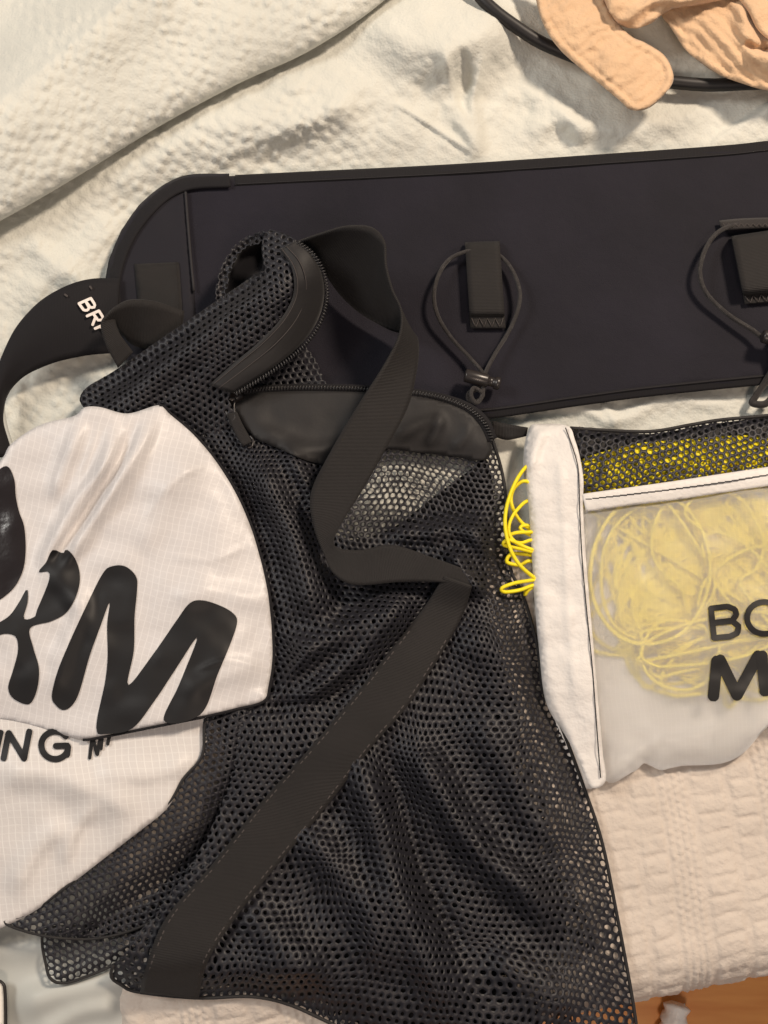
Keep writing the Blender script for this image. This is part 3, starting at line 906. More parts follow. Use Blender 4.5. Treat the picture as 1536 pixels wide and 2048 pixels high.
def z_bag_exact(X, Y):
    X = np.asarray(X, float); Y = np.asarray(Y, float)
    d, near, _, _ = segd(X, Y, bol, True)
    right = sstep(760, 1120, X)
    z = 0.0215 + 0.010 * sstep(1000, 1400, Y) * (1 - 0.45 * right)
    z = z + 0.004 * (1 - sstep(500, 700, X))
    z = z - 0.006 * np.exp(-(((X - 830) / 170) ** 2 + ((Y - 970) / 90) ** 2) ** 2)
    # folds
    for q, ww, a in (([(690, 1440), (740, 1600), (800, 1800), (880, 1980), (920, 2080)], 38, 0.011),
                     ([(800, 1440), (870, 1570), (950, 1690), (1060, 1790), (1130, 1900)], 34, 0.010),
                     ([(930, 1400), (1010, 1520), (1060, 1620), (1130, 1720)], 36, 0.006),
                     ([(560, 1640), (660, 1720), (740, 1830), (780, 1980)], 40, 0.009),
                     ([(470, 1800), (560, 1880), (640, 1990)], 38, 0.005),
                     ([(450, 1350), (560, 1320), (680, 1270), (790, 1210), (870, 1170)], 30, 0.010),
                     ([(560, 1440), (660, 1360), (760, 1270), (830, 1200)], 22, 0.007),
                     ([(470, 880), (540, 980), (590, 1090), (625, 1200), (640, 1290)], 34, 0.010),
                     ([(560, 880), (610, 960), (650, 1050)], 20, 0.006),
                     ([(760, 1075), (860, 1040), (940, 1060), (1000, 1130)], 24, 0.008),
                     ([(840, 1090), (900, 1020), (960, 960)], 18, 0.005),
                     ([(900, 1090), (925, 1140), (975, 1195)], 20, 0.009),
                     ([(890, 1260), (990, 1300), (1040, 1400), (1080, 1500)], 40, 0.006),
                     ([(960, 1900), (1060, 1960), (1160, 2050)], 40, 0.006)):
        z = z + ridge(X, Y, q, ww * 1.1, a * 1.55)
    for q, ww, a in (([(740, 1440), (800, 1600), (860, 1780), (960, 1960)], 22, -0.004), ([(700, 1010), (820, 960), (940, 930)], 14, -0.003),
                     ([(500, 1420), (640, 1400), (740, 1330)], 16, -0.004)):
        z = z + ridge(X, Y, q, ww, a * 1.4)
    z = z + 0.0022 * fbm(X, Y, 110, 3, 60)
    wv = np.exp(-(((X - 830) / 165) ** 2 + ((Y - 975) / 85) ** 2) ** 3)
    z = z * (1 - wv) + (0.0150 + 0.0008 * fbm(X, Y, 60, 2, 66)) * wv
    # edges settle onto what lies below
    e = np.exp(-(d / 55.0) ** 1.6)
    rest = np.where(Y > 1420, 0.0125, 0.0115) + 0.006 * (1 - sstep(820, 960, Y)) * 1.6
    side = sstep(940, 1010, X + 0.0 * Y) + sstep(1900, 1990, Y) * (1 - sstep(940, 1010, X)) + (1 - sstep(830, 900, Y)) * (1 - sstep(940, 1010, X))
    side = np.clip(side, 0, 1)
    z = z * (1 - e * side) + rest * e * side
    z = np.maximum(z, 0.0115)
    # clear of the throw where it bunches
    W = P(X, Y, z)
    u = (W[..., 0] - E0[0]) * EU[0] + (W[..., 1] - E0[1]) * EU[1]; v = edge_dist(W)
    z = z + 0.014 * np.exp(-((u - 0.085) / 0.05) ** 2 - ((v + 0.03) / 0.025) ** 2)
    # pressed down by the patch panel that lies over it
    dp, _, _, _ = segd(X, Y, pupo, True); ip = inside(X, Y, pupo)
    lim = z_pup(X, Y) - 0.0045
    z = np.where(ip | (dp < 8), np.minimum(z, lim), np.minimum(z, lim + 0.012 * sstep(8, 70, dp) + 0.02 * sstep(60, 90, dp)))
    return z


_bx = np.arange(150, 1420, 5.0); _by = np.arange(700, 2220, 5.0)
_BG = z_bag_exact(*np.meshgrid(_bx, _by))


def z_bag(X, Y):
    i = np.clip((np.asarray(X, float) - _bx[0]) / 5.0, 0, len(_bx) - 1.01); j = np.clip((np.asarray(Y, float) - _by[0]) / 5.0, 0, len(_by) - 1.01)
    a = i.astype(int); b = j.astype(int); f = i - a; g = j - b
    return (_BG[b, a] * (1 - f) + _BG[b, a + 1] * f) * (1 - g) + (_BG[b + 1, a] * (1 - f) + _BG[b + 1, a + 1] * f) * g


PITCH = 15.2
localb(knit("mesh_body", BODY, lambda X, Y, d: z_bag(X, Y), PITCH, 0.245, 0.10, M['knit'], bag, 15, 170, 2, grow=0.0002,
            wide=lambda X, Y: 1 + 0.5 * np.exp(-(((X - 830) / 150) ** 2 + ((Y - 965) / 75) ** 2) ** 3) + 0.2 * np.exp(-(segd(X, Y, bol, True)[0] / 60) ** 2) * sstep(980, 1040, X)))
# far side of the bag: the same mesh, lying on the bed covers
BK2 = [(660, 1080), (800, 1085), (940, 1075), (975, 1090), (970, 1145), (975, 1195), (1000, 1290), (1020, 1390), (1040, 1470), (1080, 1570), (1110, 1684), (1160, 1800), (1190, 1900), (1110, 1960), (1150, 2030), (1140, 2140), (900, 2120), (660, 2036), (500, 1985), (300, 1976), (240, 1940), (420, 1700), (640, 1300)]
localb(knit("mesh_back", BK2, lambda X, Y, d: np.maximum(z_bag(X, Y) - 0.011, np.minimum(z_bag(X, Y) - 0.0022, 0.0112)), PITCH, 0.37, 0.55, M['knit'], bag, 16, 150, 33, grow=0.0002))
# black sheet added inside the bag as the shade seen through the holes
BACK = [(470, 800), (640, 800), (690, 850), (715, 900), (680, 1000), (680, 1080), (780, 1058), (865, 995), (940, 940), (972, 915), (988, 1000), (980, 1090), (975, 1200), (1000, 1330), (1040, 1440), (1030, 1560), (1085, 1640), (1080, 1720), (1130, 1800), (1120, 1900),
        (1060, 1900), (1000, 1950), (1060, 2010), (1080, 2110), (800, 2080), (640, 2000), (420, 1960), (380, 1860), (430, 1700), (450, 1500), (410, 1400), (370, 1250), (360, 1050), (400, 880)]
localb(region("shade_sheet", BACK, lambda X, Y, d: np.maximum(np.where(Y < 1115, 0.0128, 0.0095), z_bag(X, Y) - 0.0045 - 0.003 * sstep(0, 40, d)), 16, M['shade'], bag, solid=0.0005))
# piped edge
pe = bol[(bol[:, 0] > 960) | (bol[:, 1] > 1925)]
k0 = np.argmin(np.abs(bol - np.array([975, 850])).sum(1)); rol = np.roll(bol, -k0, 0)
k1 = np.argmin(np.abs(rol - np.array([226, 1932])).sum(1))
pth = rol[:k1 + 1]
localb(tube_world("edge_piping", P(pth[:, 0], pth[:, 1], z_bag(pth[:, 0], pth[:, 1]) + 0.0003), 0.0011, M['nylon'], bag, 6))

# smooth nylon facing below the zip
FAC = [(462, 795), (540, 784), (640, 782), (740, 785), (850, 795), (920, 815), (960, 845), (984, 893), (966, 921), (900, 912), (830, 905), (764, 899), (700, 925), (640, 928), (570, 902), (505, 872), (478, 835)]
z_fac = lambda X, Y, d=0: z_bag(X, Y) + 0.0016 + ridge(X, Y, [(500, 850), (620, 900), (700, 880)], 16, .004) + ridge(X, Y, [(780, 880), (850, 845), (900, 850)], 14, .003) + ridge(X, Y, [(850, 900), (880, 850), (870, 820)], 9, .0022) + ridge(X, Y, [(900, 905), (935, 870), (930, 840)], 9, .0022)
localb(region("zip_facing", FAC, z_fac, 9, M['nylon'], bag, solid=0.0007))


def coil(name, pts, parent, r=0.0011, pitch=0.0020):
    c = resample(cr(pts, 10), 1.2, False)
    Wp = P(c[:, 0], c[:, 1], c[:, 2])
    L = np.r_[0, np.cumsum(np.linalg.norm(np.diff(Wp, axis=0), axis=1))]
    n = int(L[-1] / pitch * 8)
    t = np.linspace(0, L[-1], n)
    q = np.stack([np.interp(t, L, Wp[:, k]) for k in range(3)], 1)
    tg = np.gradient(q, axis=0); tg /= np.linalg.norm(tg, axis=1)[:, None]
    a = np.cross(tg, np.array([0, 0, 1.0])); a /= np.linalg.norm(a, axis=1)[:, None]; b = np.cross(a, tg)
    th = t / pitch * 2 * math.pi
    q = q + r * (np.cos(th)[:, None] * a * 1.25 + np.sin(th)[:, None] * b * 0.8)
    o = localb(tube_world(name, q, 0.00045, M['zip'], parent, 5))
    o["kind"] = "stuff"
    return o


zl = lambda pts, e: [(x, y, float(z_bag(np.array([x]), np.array([y]))[0]) + e) for x, y in pts]
coil("zip_teeth", zl([(470, 784), (540, 777), (640, 775), (740, 778), (850, 788), (925, 810), (966, 842), (985, 880)], 0.0024), bag)
zp = zl([(462, 792), (540, 783), (640, 781), (740, 784), (850, 794), (920, 815), (958, 847), (976, 884)], 0.0018)
zq = zl([(466, 778), (540, 770), (640, 768), (740, 771), (853, 781), (932, 803), (976, 836), (994, 876)], 0.0012)
localb(ribbon("zip_tape", zp, zq, M['binding'], bag, 6, 3, 0.0006))
# slider with loop and pull
sl = localb(region("zip_slider", [(440, 790), (462, 776), (482, 780), (488, 795), (470, 806), (448, 806)], lambda X, Y, d: z_bag(X, Y) + 0.0055 - 0.003 * np.exp(-(d / 5) ** 2), 5, M['hard'], bag, solid=0.003))
o = tube("pull_ring", zl([(470, 798), (455, 800), (449, 812), (456, 832), (464, 842), (470, 834), (468, 812)], 0.0055), 0.0008, M['hard'], sl, 8, 6, True)
o = ribbon("zip_pull", zl([(454, 828), (462, 850), (474, 875), (486, 892)], 0.0055), zl([(474, 824), (484, 846), (496, 868), (504, 884)], 0.0055), M['webbing'], sl, 5, 4, 0.0018)
o = tube("pull_tip", zl([(500, 872), (506, 880), (504, 892), (496, 896)], 0.006), 0.0007, M['hard'], sl, 6, 5)

# opened lid, curling up over the belt
LID = [(165, 812), (170, 778), (228, 742), (330, 672), (432, 602), (500, 556), (525, 535), (523, 492), (535, 463), (572, 468), (604, 490), (632, 516), (647, 550), (650, 588), (636, 640), (600, 690),
       (540, 738), (462, 786), (470, 840), (430, 880), (330, 850), (240, 850)]
lol = resample(cr(LID, 8, True), 8)


def z_lid(X, Y):
    X = np.asarray(X, float); Y = np.asarray(Y, float)
    # axis of the roll runs from lower left to upper right
    ax = np.array([430 - 190, 620 - 800], float); ax /= np.linalg.norm(ax)
    s = (X - 190) * ax[0] + (Y - 800) * ax[1]
    n = (X - 190) * (-ax[1]) + (Y - 800) * ax[0]       # distance to the lower right of the rim
    z = 0.030 + 0.026 * sstep(0, 430, s)
    z = z + 0.007 * np.exp(-((n - 38) / 55) ** 2) - 0.00011 * np.clip(n - 60, 0, 400) - 0.010 * np.exp(-(np.clip(n, 0, None) / 16.0) ** 2) * (1 - sstep(380, 440, s))
    z = z - 0.010 * sstep(560, 660, X + 0.25 * (Y - 560))
    z = z + ridge(X, Y, [(260, 830), (380, 740), (480, 650), (560, 600)], 22, -0.004) + 0.001 * fbm(X, Y, 70, 2, 70)
    return np.maximum(z, 0.018)


localb(knit("lid_mesh", LID, lambda X, Y, d: z_lid(X, Y), 14.0, 0.25, -0.62, M['knit'], bag, 6, 120, 9))
localb(region("lid_shade_sheet", LID, lambda X, Y, d: z_lid(X, Y) - 0.0045 - 0.002 * sstep(0, 20, d), 12, M['shade'], bag, solid=0.0005))  # black sheet under the lid mesh, standing in for shade in its holes
# curled back part of the lid with the dark opening
CUR = [(430, 616), (434, 560), (446, 526), (468, 492), (502, 469), (542, 459), (560, 470), (530, 486), (500, 492), (476, 514), (462, 542), (455, 575), (452, 600)]
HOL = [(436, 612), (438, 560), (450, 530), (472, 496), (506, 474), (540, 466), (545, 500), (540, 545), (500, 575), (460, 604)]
localb(knit("lid_curl", CUR, lambda X, Y, d: 0.050 - 0.012 * sstep(0, 60, 545 - X + 0.0 * Y) + 0.003 * np.exp(-(d / 8) ** 2), 12, 0.25, 0.4, M['knit'], bag, 3, 100, 4))
localb(region("curl_shade_sheet", HOL, lambda X, Y, d: 0.036 - 0.017 * sstep(2, 22, d), 8, M['shade'], bag, solid=0.0005))  # black sheet painting the shade of the hollow
# lid band (smooth facing) following the zip edge, in two stitched rows
ZL = [(590, 482), (622, 508), (642, 545), (648, 590), (634, 642), (598, 692), (538, 740), (464, 786)]
ZI = [(560, 500), (580, 530), (588, 562), (584, 598), (560, 640), (520, 682), (470, 724), (418, 770)]
zz = lambda pts, e: [(x, y, float(z_lid(np.array([x]), np.array([y]))[0]) + e) for x, y in pts]
localb(ribbon("lid_band", zz(ZI, 0.0015), zz(ZL, 0.0018), M['nylon'], bag, 8, 8, 0.0007, 0.002))
for f in (0.12, 0.42):
    mid = [(a[0] + (b[0] - a[0]) * f, a[1] + (b[1] - a[1]) * f) for a, b in zip(ZI, ZL)]
    localb(tube("stitch_line", [(x, y, z + 0.002 * math.sin(math.pi * f)) for x, y, z in zz(mid, 0.0023)], 0.00032, M['thread2'], bag, 4, 6))
coil("zip_teeth", zz([(x + 6, y + 3) for x, y in ZL], 0.0022), bag)
# glimpse of the bag's inside wall between the two zips
INN = [(480, 782), (545, 742), (600, 696), (622, 700), (640, 740), (650, 776), (560, 778)]
localb(knit("inner_wall", INN, lambda X, Y, d: 0.0195 + 0 * X, 14, 0.28, 0.9, M['knit'], bag, 3, 90, 5))

# lower left: loose mesh skirt of the patch panel, pointed corner, and the layer under it
FLAP = [(420, 1425), (530, 1396), (585, 1440), (575, 1520), (520, 1620), (440, 1720), (370, 1795), (290, 1850), (200, 1876), (120, 1876), (55, 1864), (8, 1843), (60, 1826), (140, 1768), (220, 1704), (330, 1614), (368, 1556), (405, 1510)]


def z_flap(X, Y):
    X = np.asarray(X, float); Y = np.asarray(Y, float)
    d, _, t, _ = segd(X, Y, np.array([(420, 1425), (400, 1515), (330, 1618), (220, 1708), (60, 1830), (0, 1850)], float))
    z = 0.036 - 0.010 * sstep(1500, 1850, Y) - 0.016 * sstep(50, 140, d) + 0.0012 * fbm(X, Y, 70, 2, 77)
    return np.maximum(z, 0.0165)


localb(knit("mesh_skirt", FLAP, lambda X, Y, d: z_flap(X, Y), 15, 0.25, -0.35, M['knit'], bag, 6, 110, 12))
fo_ = resample(cr(FLAP, 8, True), 8)
localb(tube_world("edge_piping", P(fo_[:, 0], fo_[:, 1], z_flap(fo_[:, 0], fo_[:, 1])), 0.0009, M['nylon'], bag, 6, True))
SKL = [(470, 1450), (540, 1410), (590, 1450), (580, 1530), (520, 1640), (430, 1750), (340, 1828), (250, 1872), (300, 1800), (380, 1700), (440, 1600)]
localb(region("skirt_shade_sheet", SKL, lambda X, Y, d: z_flap(X, Y) - 0.0035, 14, M['shade'], bag, solid=0.0005))  # black sheet added for the deep shade beside the strap
LOW = [(90, 1862), (93, 1935), (104, 1960), (126, 1966), (160, 1958), (230, 1928), (300, 1880), (360, 1800), (280, 1820), (180, 1850)]
z_low = lambda X, Y, d=0: 0.0145 + 0.0035 * np.exp(-((np.asarray(Y) - 1925 + 0.45 * (np.asarray(X) - 180)) / 14) ** 2)
localb(knit("mesh_corner", LOW, z_low, 15, 0.30, 0.5, M['knit'], bag, 4, 100, 15))
lo_ = resample(cr(LOW, 8, True), 8)
localb(tube_world("edge_piping", P(lo_[:, 0], lo_[:, 1], z_low(lo_[:, 0], lo_[:, 1])), 0.0009, M['nylon'], bag, 6, True))

# white patch: lower half lies on the bag, upper half flops over it
pl = localb(region("patch_lower", PLO, lambda X, Y, d: z_plo(X, Y) - 0.0012 * np.exp(-(d / 6) ** 2), 9, M['patch2'], bag, solid=0.0004))
pl["label"] = "white ripstop lower half of the patch"
pu = localb(region("patch_upper", PUP, lambda X, Y, d: z_pup(X, Y) - 0.0015 * np.exp(-(d / 6) ** 2), 8, M['patch'], bag, solid=0.0005))
pu["label"] = "white ripstop patch half flopped forward, with large black lettering"
up = resample(cr(PUP, 8, True), 8)
up = up[np.argmin(np.abs(up - np.array([318, 810])).sum(1)):np.argmin(np.abs(up - np.array([160, 1478])).sum(1))]
localb(tube_world("edge_piping", P(up[:, 0] + 1.5, up[:, 1] + 1, z_pup(up[:, 0], up[:, 1]) - 0.0016), 0.0009, M['binding'], bag, 6))


def from_crop(pts):
    return [(x / 1.95, y / 1.95 + 850) for x, y in pts]


mM = from_crop([(440, 550), (490, 552), (530, 590), (535, 640), (525, 750), (522, 880), (500, 1015), (600, 890), (690, 760), (740, 695), (790, 684), (860, 705), (910, 735), (925, 770), (900, 850), (850, 970), (783, 1128),
                (640, 1156), (700, 1010), (770, 828), (680, 960), (600, 1080), (512, 1186), (400, 1206), (378, 1195), (380, 1140), (410, 1000), (420, 900), (418, 780), (428, 690), (390, 790), (350, 900), (310, 1040), (280, 1095), (245, 1112),
                (215, 1090), (202, 1055), (225, 960), (270, 850), (330, 720), (400, 580)])
mR = from_crop([(205, 488), (245, 500), (260, 485), (295, 525), (312, 590), (300, 660), (260, 730), (200, 765), (118, 792), (130, 870), (152, 950), (145, 1030), (120, 1085), (85, 1085), (45, 1060), (32, 1020), (50, 960), (70, 880), (60, 825),
                (10, 815), (-40, 840), (-30, 790), (35, 745), (75, 690), (105, 640), (108, 690), (93, 755), (135, 748), (145, 720), (175, 650), (192, 600), (188, 572), (150, 573), (180, 535)])
mB = from_crop([(25, 160), (55, 210), (62, 280), (75, 340), (95, 400), (100, 500), (85, 580), (40, 650), (-40, 690), (-120, 600), (-110, 300), (-30, 200)])
zp_ = lambda X, Y, d: z_pup(X, Y) + 0.0006
for nm, ol, mm in (("printed_letter", mM, 'print'), ("printed_letter", mR, 'print'), ("printed_letter", mB, 'foil')):
    o = region(nm, ol, zp_, 6, M[mm], pu, solid=0)
fc = lambda *q: [np.array(from_crop(l)) for l in q]
G = arc(215, 1249, 54, 54, 40, 330, 24)
ln = fc([(14, 1300), (34, 1202)], [(34, 1202), (94, 1300)], [(94, 1300), (114, 1196)], [(-22, 1300), (2, 1200)], list(map(tuple, G)), [(218, 1252), (266, 1250), (262, 1285)],
        )
ln += [(q, 7.0) for q in fc([(350, 1298), (360, 1215)], [(362, 1222), (378, 1284)], [(380, 1284), (392, 1215)], [(394, 1262), (398, 1215)], [(420, 1244), (428, 1210)])]
o = strokes("printed_text", ln, 12.5, z_plo, M['print'], pl, 0.0007)

# webbing: strap stitched down the bag
SLf = [(888, 1152), (850, 1212), (790, 1290), (700, 1402), (615, 1502), (521, 1606), (427, 1726), (333, 1835), (292, 1934), (280, 1983)]
SRt = [(944, 1172), (926, 1228), (880, 1312), (815, 1412), (745, 1492), (646, 1622), (562, 1721), (479, 1825), (417, 1919), (397, 1996)]
zs = []
for a, b in zip(SLf, SRt):
    m_ = [(a[0] + (b[0] - a[0]) * f, a[1] + (b[1] - a[1]) * f) for f in (0, .25, .5, .75, 1)]
    zs.append(max(float(z_bag(np.array([x]), np.array([y]))[0]) for x, y in m_) + 0.003)
zs = [z + e for z, e in zip(zs, (0, .001, .001, .0005, .001, .0, .0015, .0015, .001, .001))]
sa_ = [(x, y, z) for (x, y), z in zip(SLf, zs)]; sb_ = [(x, y, z - 0.001) for (x, y), z in zip(SRt, zs)]
s2 = localb(ribbon("stitched_strap", sa_, sb_, M['webbing'], bag, 12, 10, 0.0014, 0.0008))
for f in (0.07, 0.93):
    c = cr(sa_, 12) * (1 - f) + cr(sb_, 12) * f
    c[:, 2] += 0.0010
    V_, F_ = [], []
    c = resample(c[20:], 13, False)
    for i in range(0, len(c) - 1):
        if i % 4 == 3: continue
        p, q = c[i], c[i] + (c[i + 1] - c[i]) * 0.6
        ww = P(np.array([p[0], q[0]]), np.array([p[1], q[1]]), np.array([p[2], q[2]]))
        dd = ww[1] - ww[0]; nn = np.cross(dd, (0, 0, 1)); nn = nn / np.linalg.norm(nn) * 0.00035
        b0 = len(V_)
        V_ += [ww[0] - nn, ww[0] + nn, ww[1] + nn, ww[1] - nn, (ww[0] + ww[1]) / 2 + np.array([0, 0, .0005])]
        F_ += [(b0, b0 + 1, b0 + 4), (b0 + 1, b0 + 2, b0 + 4), (b0 + 2, b0 + 3, b0 + 4), (b0 + 3, b0, b0 + 4)]
    o = mesh_obj("stitching", V_, F_, M['thread2'], s2); o["kind"] = "stuff"
# webbing: loose carrying handle, looping up over the belt and down to the bag
HA = [(588, 486, .044), (640, 468, .058), (692, 453, .066), (742, 455, .068), (768, 482, .068), (772, 530, .066), (784, 578, .064), (802, 622, .062), (798, 672, .060), (765, 735, .057), (715, 812, .053), (660, 905, .050), (622, 985, .047),
      (626, 1050, .045), (648, 1110, .043), (668, 1148, .042), (710, 1170, .041), (800, 1164, .040), (880, 1164, .039), (940, 1176, .036)]
HB = [(604, 508, .036), (630, 508, .030), (652, 548, .024), (682, 590, .022), (716, 622, .021), (752, 644, .021), (790, 662, .022), (826, 668, .028), (836, 690, .036), (832, 745, .042), (815, 815, .044), (768, 905, .045), (722, 985, .045),
      (690, 1035, .044), (668, 1078, .043), (676, 1096, .042), (722, 1100, .041), (785, 1090, .041), (868, 1116, .040), (950, 1146, .036)]
localb(ribbon("carry_strap", HA, HB, M['webbing'], bag, 10, 10, 0.0015))

# ------------------------------------------------------------------ white pouch with its line
pouch = thing("zip_pouch", "white ripstop pouch with black mesh window and black lettering", "pouch", tuple(P(1350, 1200, 0.008)))


def localp(o):
    o.matrix_parent_inverse = Matrix.Translation(-Vector(pouch.location)); return o


def z_pou(X, Y, d=None):
    X = np.asarray(X, float); Y = np.asarray(Y, float)
    z = 0.0265 - 0.006 * sstep(1380, 1540, Y) - 0.005 * (1 - sstep(850, 960, Y)) - 0.004 * (1 - sstep(1060, 1180, X))
    z = z + 0.0014 * fbm(X, Y, 95, 3, 100) + ridge(X, Y, [(1240, 1130), (1300, 1200), (1390, 1330)], 34, .0025) + ridge(X, Y, [(1250, 1440), (1350, 1480), (1480, 1440)], 22, .003)
    z = z + ridge(X, Y, [(1250, 1545), (1280, 1505), (1330, 1480)], 12, .003)
    return z


PB = [(1150, 880), (1300, 872), (1440, 850), (1700, 822), (1790, 1100), (1760, 1400), (1600, 1440), (1540, 1450), (1488, 1506), (1440, 1528), (1362, 1532), (1322, 1541), (1290, 1526), (1262, 1546), (1215, 1561), (1150, 1560), (1080, 1300), (1070, 1000)]
localp(region("back_panel", PB, lambda X, Y, d: 0.0125 + 0.001 * fbm(X, Y, 100, 2, 3), 20, M['tyvek'], pouch, solid=0.0004))
FB = [(1160, 1000), (1350, 985), (1536, 960), (1780, 930), (1790, 1100), (1760, 1400), (1600, 1438), (1540, 1446), (1488, 1504), (1440, 1527), (1362, 1531), (1322, 1540), (1306, 1534), (1290, 1524), (1276, 1538), (1262, 1546), (1212, 1562), (1195, 1450), (1180, 1250), (1164, 1100)]
fbp = localp(region("front_panel", FB, lambda X, Y, d: z_pou(X, Y) - 0.006 * np.exp(-(d / 18) ** 2) * sstep(1440, 1520, Y), 10, M['pouch'], pouch, solid=0))
fbp["label"] = "translucent ripstop front showing yellow line through it"
# mesh window
MW = [(1140, 856), (1200, 860), (1300, 863), (1380, 850), (1440, 840), (1536, 831), (1780, 806), (1780, 915), (1536, 945), (1350, 966), (1166, 984), (1160, 930)]
localp(knit("mesh_window", MW, lambda X, Y, d: z_pou(X, Y) + 0.001 - 0.005 * np.exp(-(d / 12) ** 2) * (1 - sstep(870, 900, Y)), 13.5, 0.335, -0.35, M['knit'], pouch, 4, 120, 21))
mw_ = cr(MW[:7], 8)
localp(tube_world("edge_piping", P(mw_[:, 0], mw_[:, 1], z_pou(mw_[:, 0], mw_[:, 1]) - 0.0035), 0.0012, M['nylon'], pouch, 6))
WB = [(1142, 862), (1300, 868), (1440, 846), (1780, 812), (1780, 935), (1536, 960), (1166, 996)]
localp(region("window_back", WB, lambda X, Y, d: 0.0145 + 0 * X, 20, M['nylon'], pouch, solid=0.0004))
# hem strip, overlapping the body and the mesh
HM = [(1164, 988), (1250, 976), (1350, 962), (1536, 934), (1780, 900)]; HN = [(1172, 1024), (1250, 1012), (1350, 1000), (1536, 972), (1780, 938)]
zf_ = lambda pts, e: [(x, y, float(z_pou(np.array([x]), np.array([y]))[0]) + e) for x, y in pts]
hem = localp(ribbon("hem_strip", zf_(HM, 0.0022), zf_(HN, 0.0016), M['tyvek'], pouch, 14, 6, 0.0005, 0.0008))


def stitches(name, pts, parent, inv, step=11, gap=1.0, r=0.00038):
    c = resample(cr(pts, 8), step, False)
    V_, F_ = [], []
    for i in range(len(c) - 1):
        p, q = c[i], c[i] + (c[i + 1] - c[i]) * gap
        j = 0.7
        ww = P(np.array([p[0], q[0] + 0.4 * j]), np.array([p[1] - j, q[1] + j]), np.array([p[2], q[2]]))
        dd = ww[1] - ww[0]; nn = np.cross(dd, (0, 0, 1)); nn = nn / np.linalg.norm(nn) * r
        b0 = len(V_)
        V_ += [ww[0] - nn, ww[0] + nn, ww[1] + nn, ww[1] - nn, (ww[0] + ww[1]) / 2 + np.array([0, 0, .0006])]
        F_ += [(b0, b0 + 1, b0 + 4), (b0 + 1, b0 + 2, b0 + 4), (b0 + 2, b0 + 3, b0 + 4), (b0 + 3, b0, b0 + 4)]
    o = mesh_obj(name, V_, F_, M['thread'], parent); o["kind"] = "stuff"
    return o


stitches("stitching", zf_([(1170, 999), (1250, 990), (1350, 978), (1450, 964), (1536, 950), (1700, 926)], 0.0030), hem, pouch, 14)
# wide left border
LB = [(1058, 856), (1086, 848), (1136, 852), (1150, 880), (1160, 915), (1167, 960), (1166, 1010), (1170, 1090), (1178, 1190), (1186, 1280), (1196, 1400), (1205, 1500), (1211, 1562), (1182, 1574), (1158, 1520), (1130, 1470), (1092, 1405), (1078, 1300), (1068, 1190),
      (1062, 1080), (1055, 990), (1046, 925)]


def z_bor(X, Y):
    X = np.asarray(X, float); Y = np.asarray(Y, float)
    z = z_pou(X, Y) + 0.0024 + 0.0007 * fbm(X * 1.0, Y * 2.2, 60, 3, 110)
    z = z + ridge(X, Y, [(1090, 850), (1070, 900), (1060, 950)], 12, .004) + ridge(X, Y, [(1115, 900), (1125, 1000), (1135, 1200), (1150, 1400)], 9, .0012, 0.1)
    return z


bor = localp(region("side_border", LB, lambda X, Y, d: z_bor(X, Y) - 0.004 * np.exp(-(d / 9) ** 2) * (1 - sstep(1110, 1150, X)), 7, M['tyvek'], pouch, solid=0.0006))
zb2 = lambda pts, e: [(x, y, float(z_bor(np.array([x]), np.array([y]))[0]) + e) for x, y in pts]
stitches("stitching", zb2([(1131, 856), (1145, 895), (1155, 930), (1158, 970), (1160, 1040), (1165, 1130), (1174, 1230), (1184, 1330), (1193, 1450), (1201, 1555)], 0.0010), bor, pouch)
# lettering
tB = [[(1422, 1217), (1428, 1276)], [(1422, 1217), (1455, 1213), (1470, 1219), (1473, 1230), (1464, 1241), (1425, 1246)], [(1425, 1246), (1464, 1242), (1477, 1252), (1475, 1266), (1460, 1273), (1428, 1276)]]
tO = [list(map(tuple, arc(1528, 1236, 34, 32, 0, 360, 30)))]
o = strokes("printed_text", [np.array(l, float) for l in tB + tO], 12, z_pou, M['print'], fbp, 0.0008)
tM = [[(1434, 1322), (1427, 1392)], [(1440, 1320), (1474, 1390)], [(1474, 1390), (1516, 1312)], [(1524, 1312), (1530, 1382)]]
o = strokes("printed_text", [np.array(l, float) for l in tM], 23, z_pou, M['print'], fbp, 0.0008)

# yellow line, one long tangle inside the pouch spilling out of its open side
rd = random.Random(11)
path = []


def loop(cx, cy, rx, ry, rot, a0, a1, z, jit=6, n=10):
    for k in range(n):
        t = math.radians(a0 + (a1 - a0) * k / n)
        x = rx * math.cos(t); y = ry * math.sin(t)
        path.append((cx + x * math.cos(rot) - y * math.sin(rot) + rd.uniform(-jit, jit), cy + x * math.sin(rot) + y * math.cos(rot) + rd.uniform(-jit, jit), z + rd.uniform(-.0012, .0012)))


for k in range(34):      # dense skeins under the mesh window
    loop(1380 + rd.uniform(-60, 60), 928 + rd.uniform(-24, 38), rd.uniform(150, 230), rd.uniform(10, 38), -0.10, rd.uniform(0, 40), 360, 0.0222 + 0.0002 * (k % 8), 4, 12)
loop(1300, 1140, 120, 150, 0.1, -60, 660, 0.0238, 3, 26)
loop(1310, 1150, 112, 140, 0.0, 0, 360, 0.0205, 5, 14)
for k in range(95):
    loop(1410 + rd.uniform(-140, 140), 1150 + rd.uniform(-130, 140), rd.uniform(40, 150), rd.uniform(40, 120), rd.uniform(-1.5, 1.5), rd.uniform(0, 90), 400, 0.0140 + 0.0002 * (k % 10), 6, 10)
for k in range(3):
    loop(1480 + rd.uniform(-90, 40), 1120 + rd.uniform(-90, 90), rd.uniform(70, 150), rd.uniform(50, 120), rd.uniform(-1, 1), rd.uniform(0, 90), 400, 0.0215 + 0.0002 * (k % 7), 4, 12)
loop(1430, 1280, 150, 45, -0.2, 160, 560, 0.0236, 3, 20)
loop(1360, 1310, 80, 70, 0.2, 200, 600, 0.0232, 3, 16)
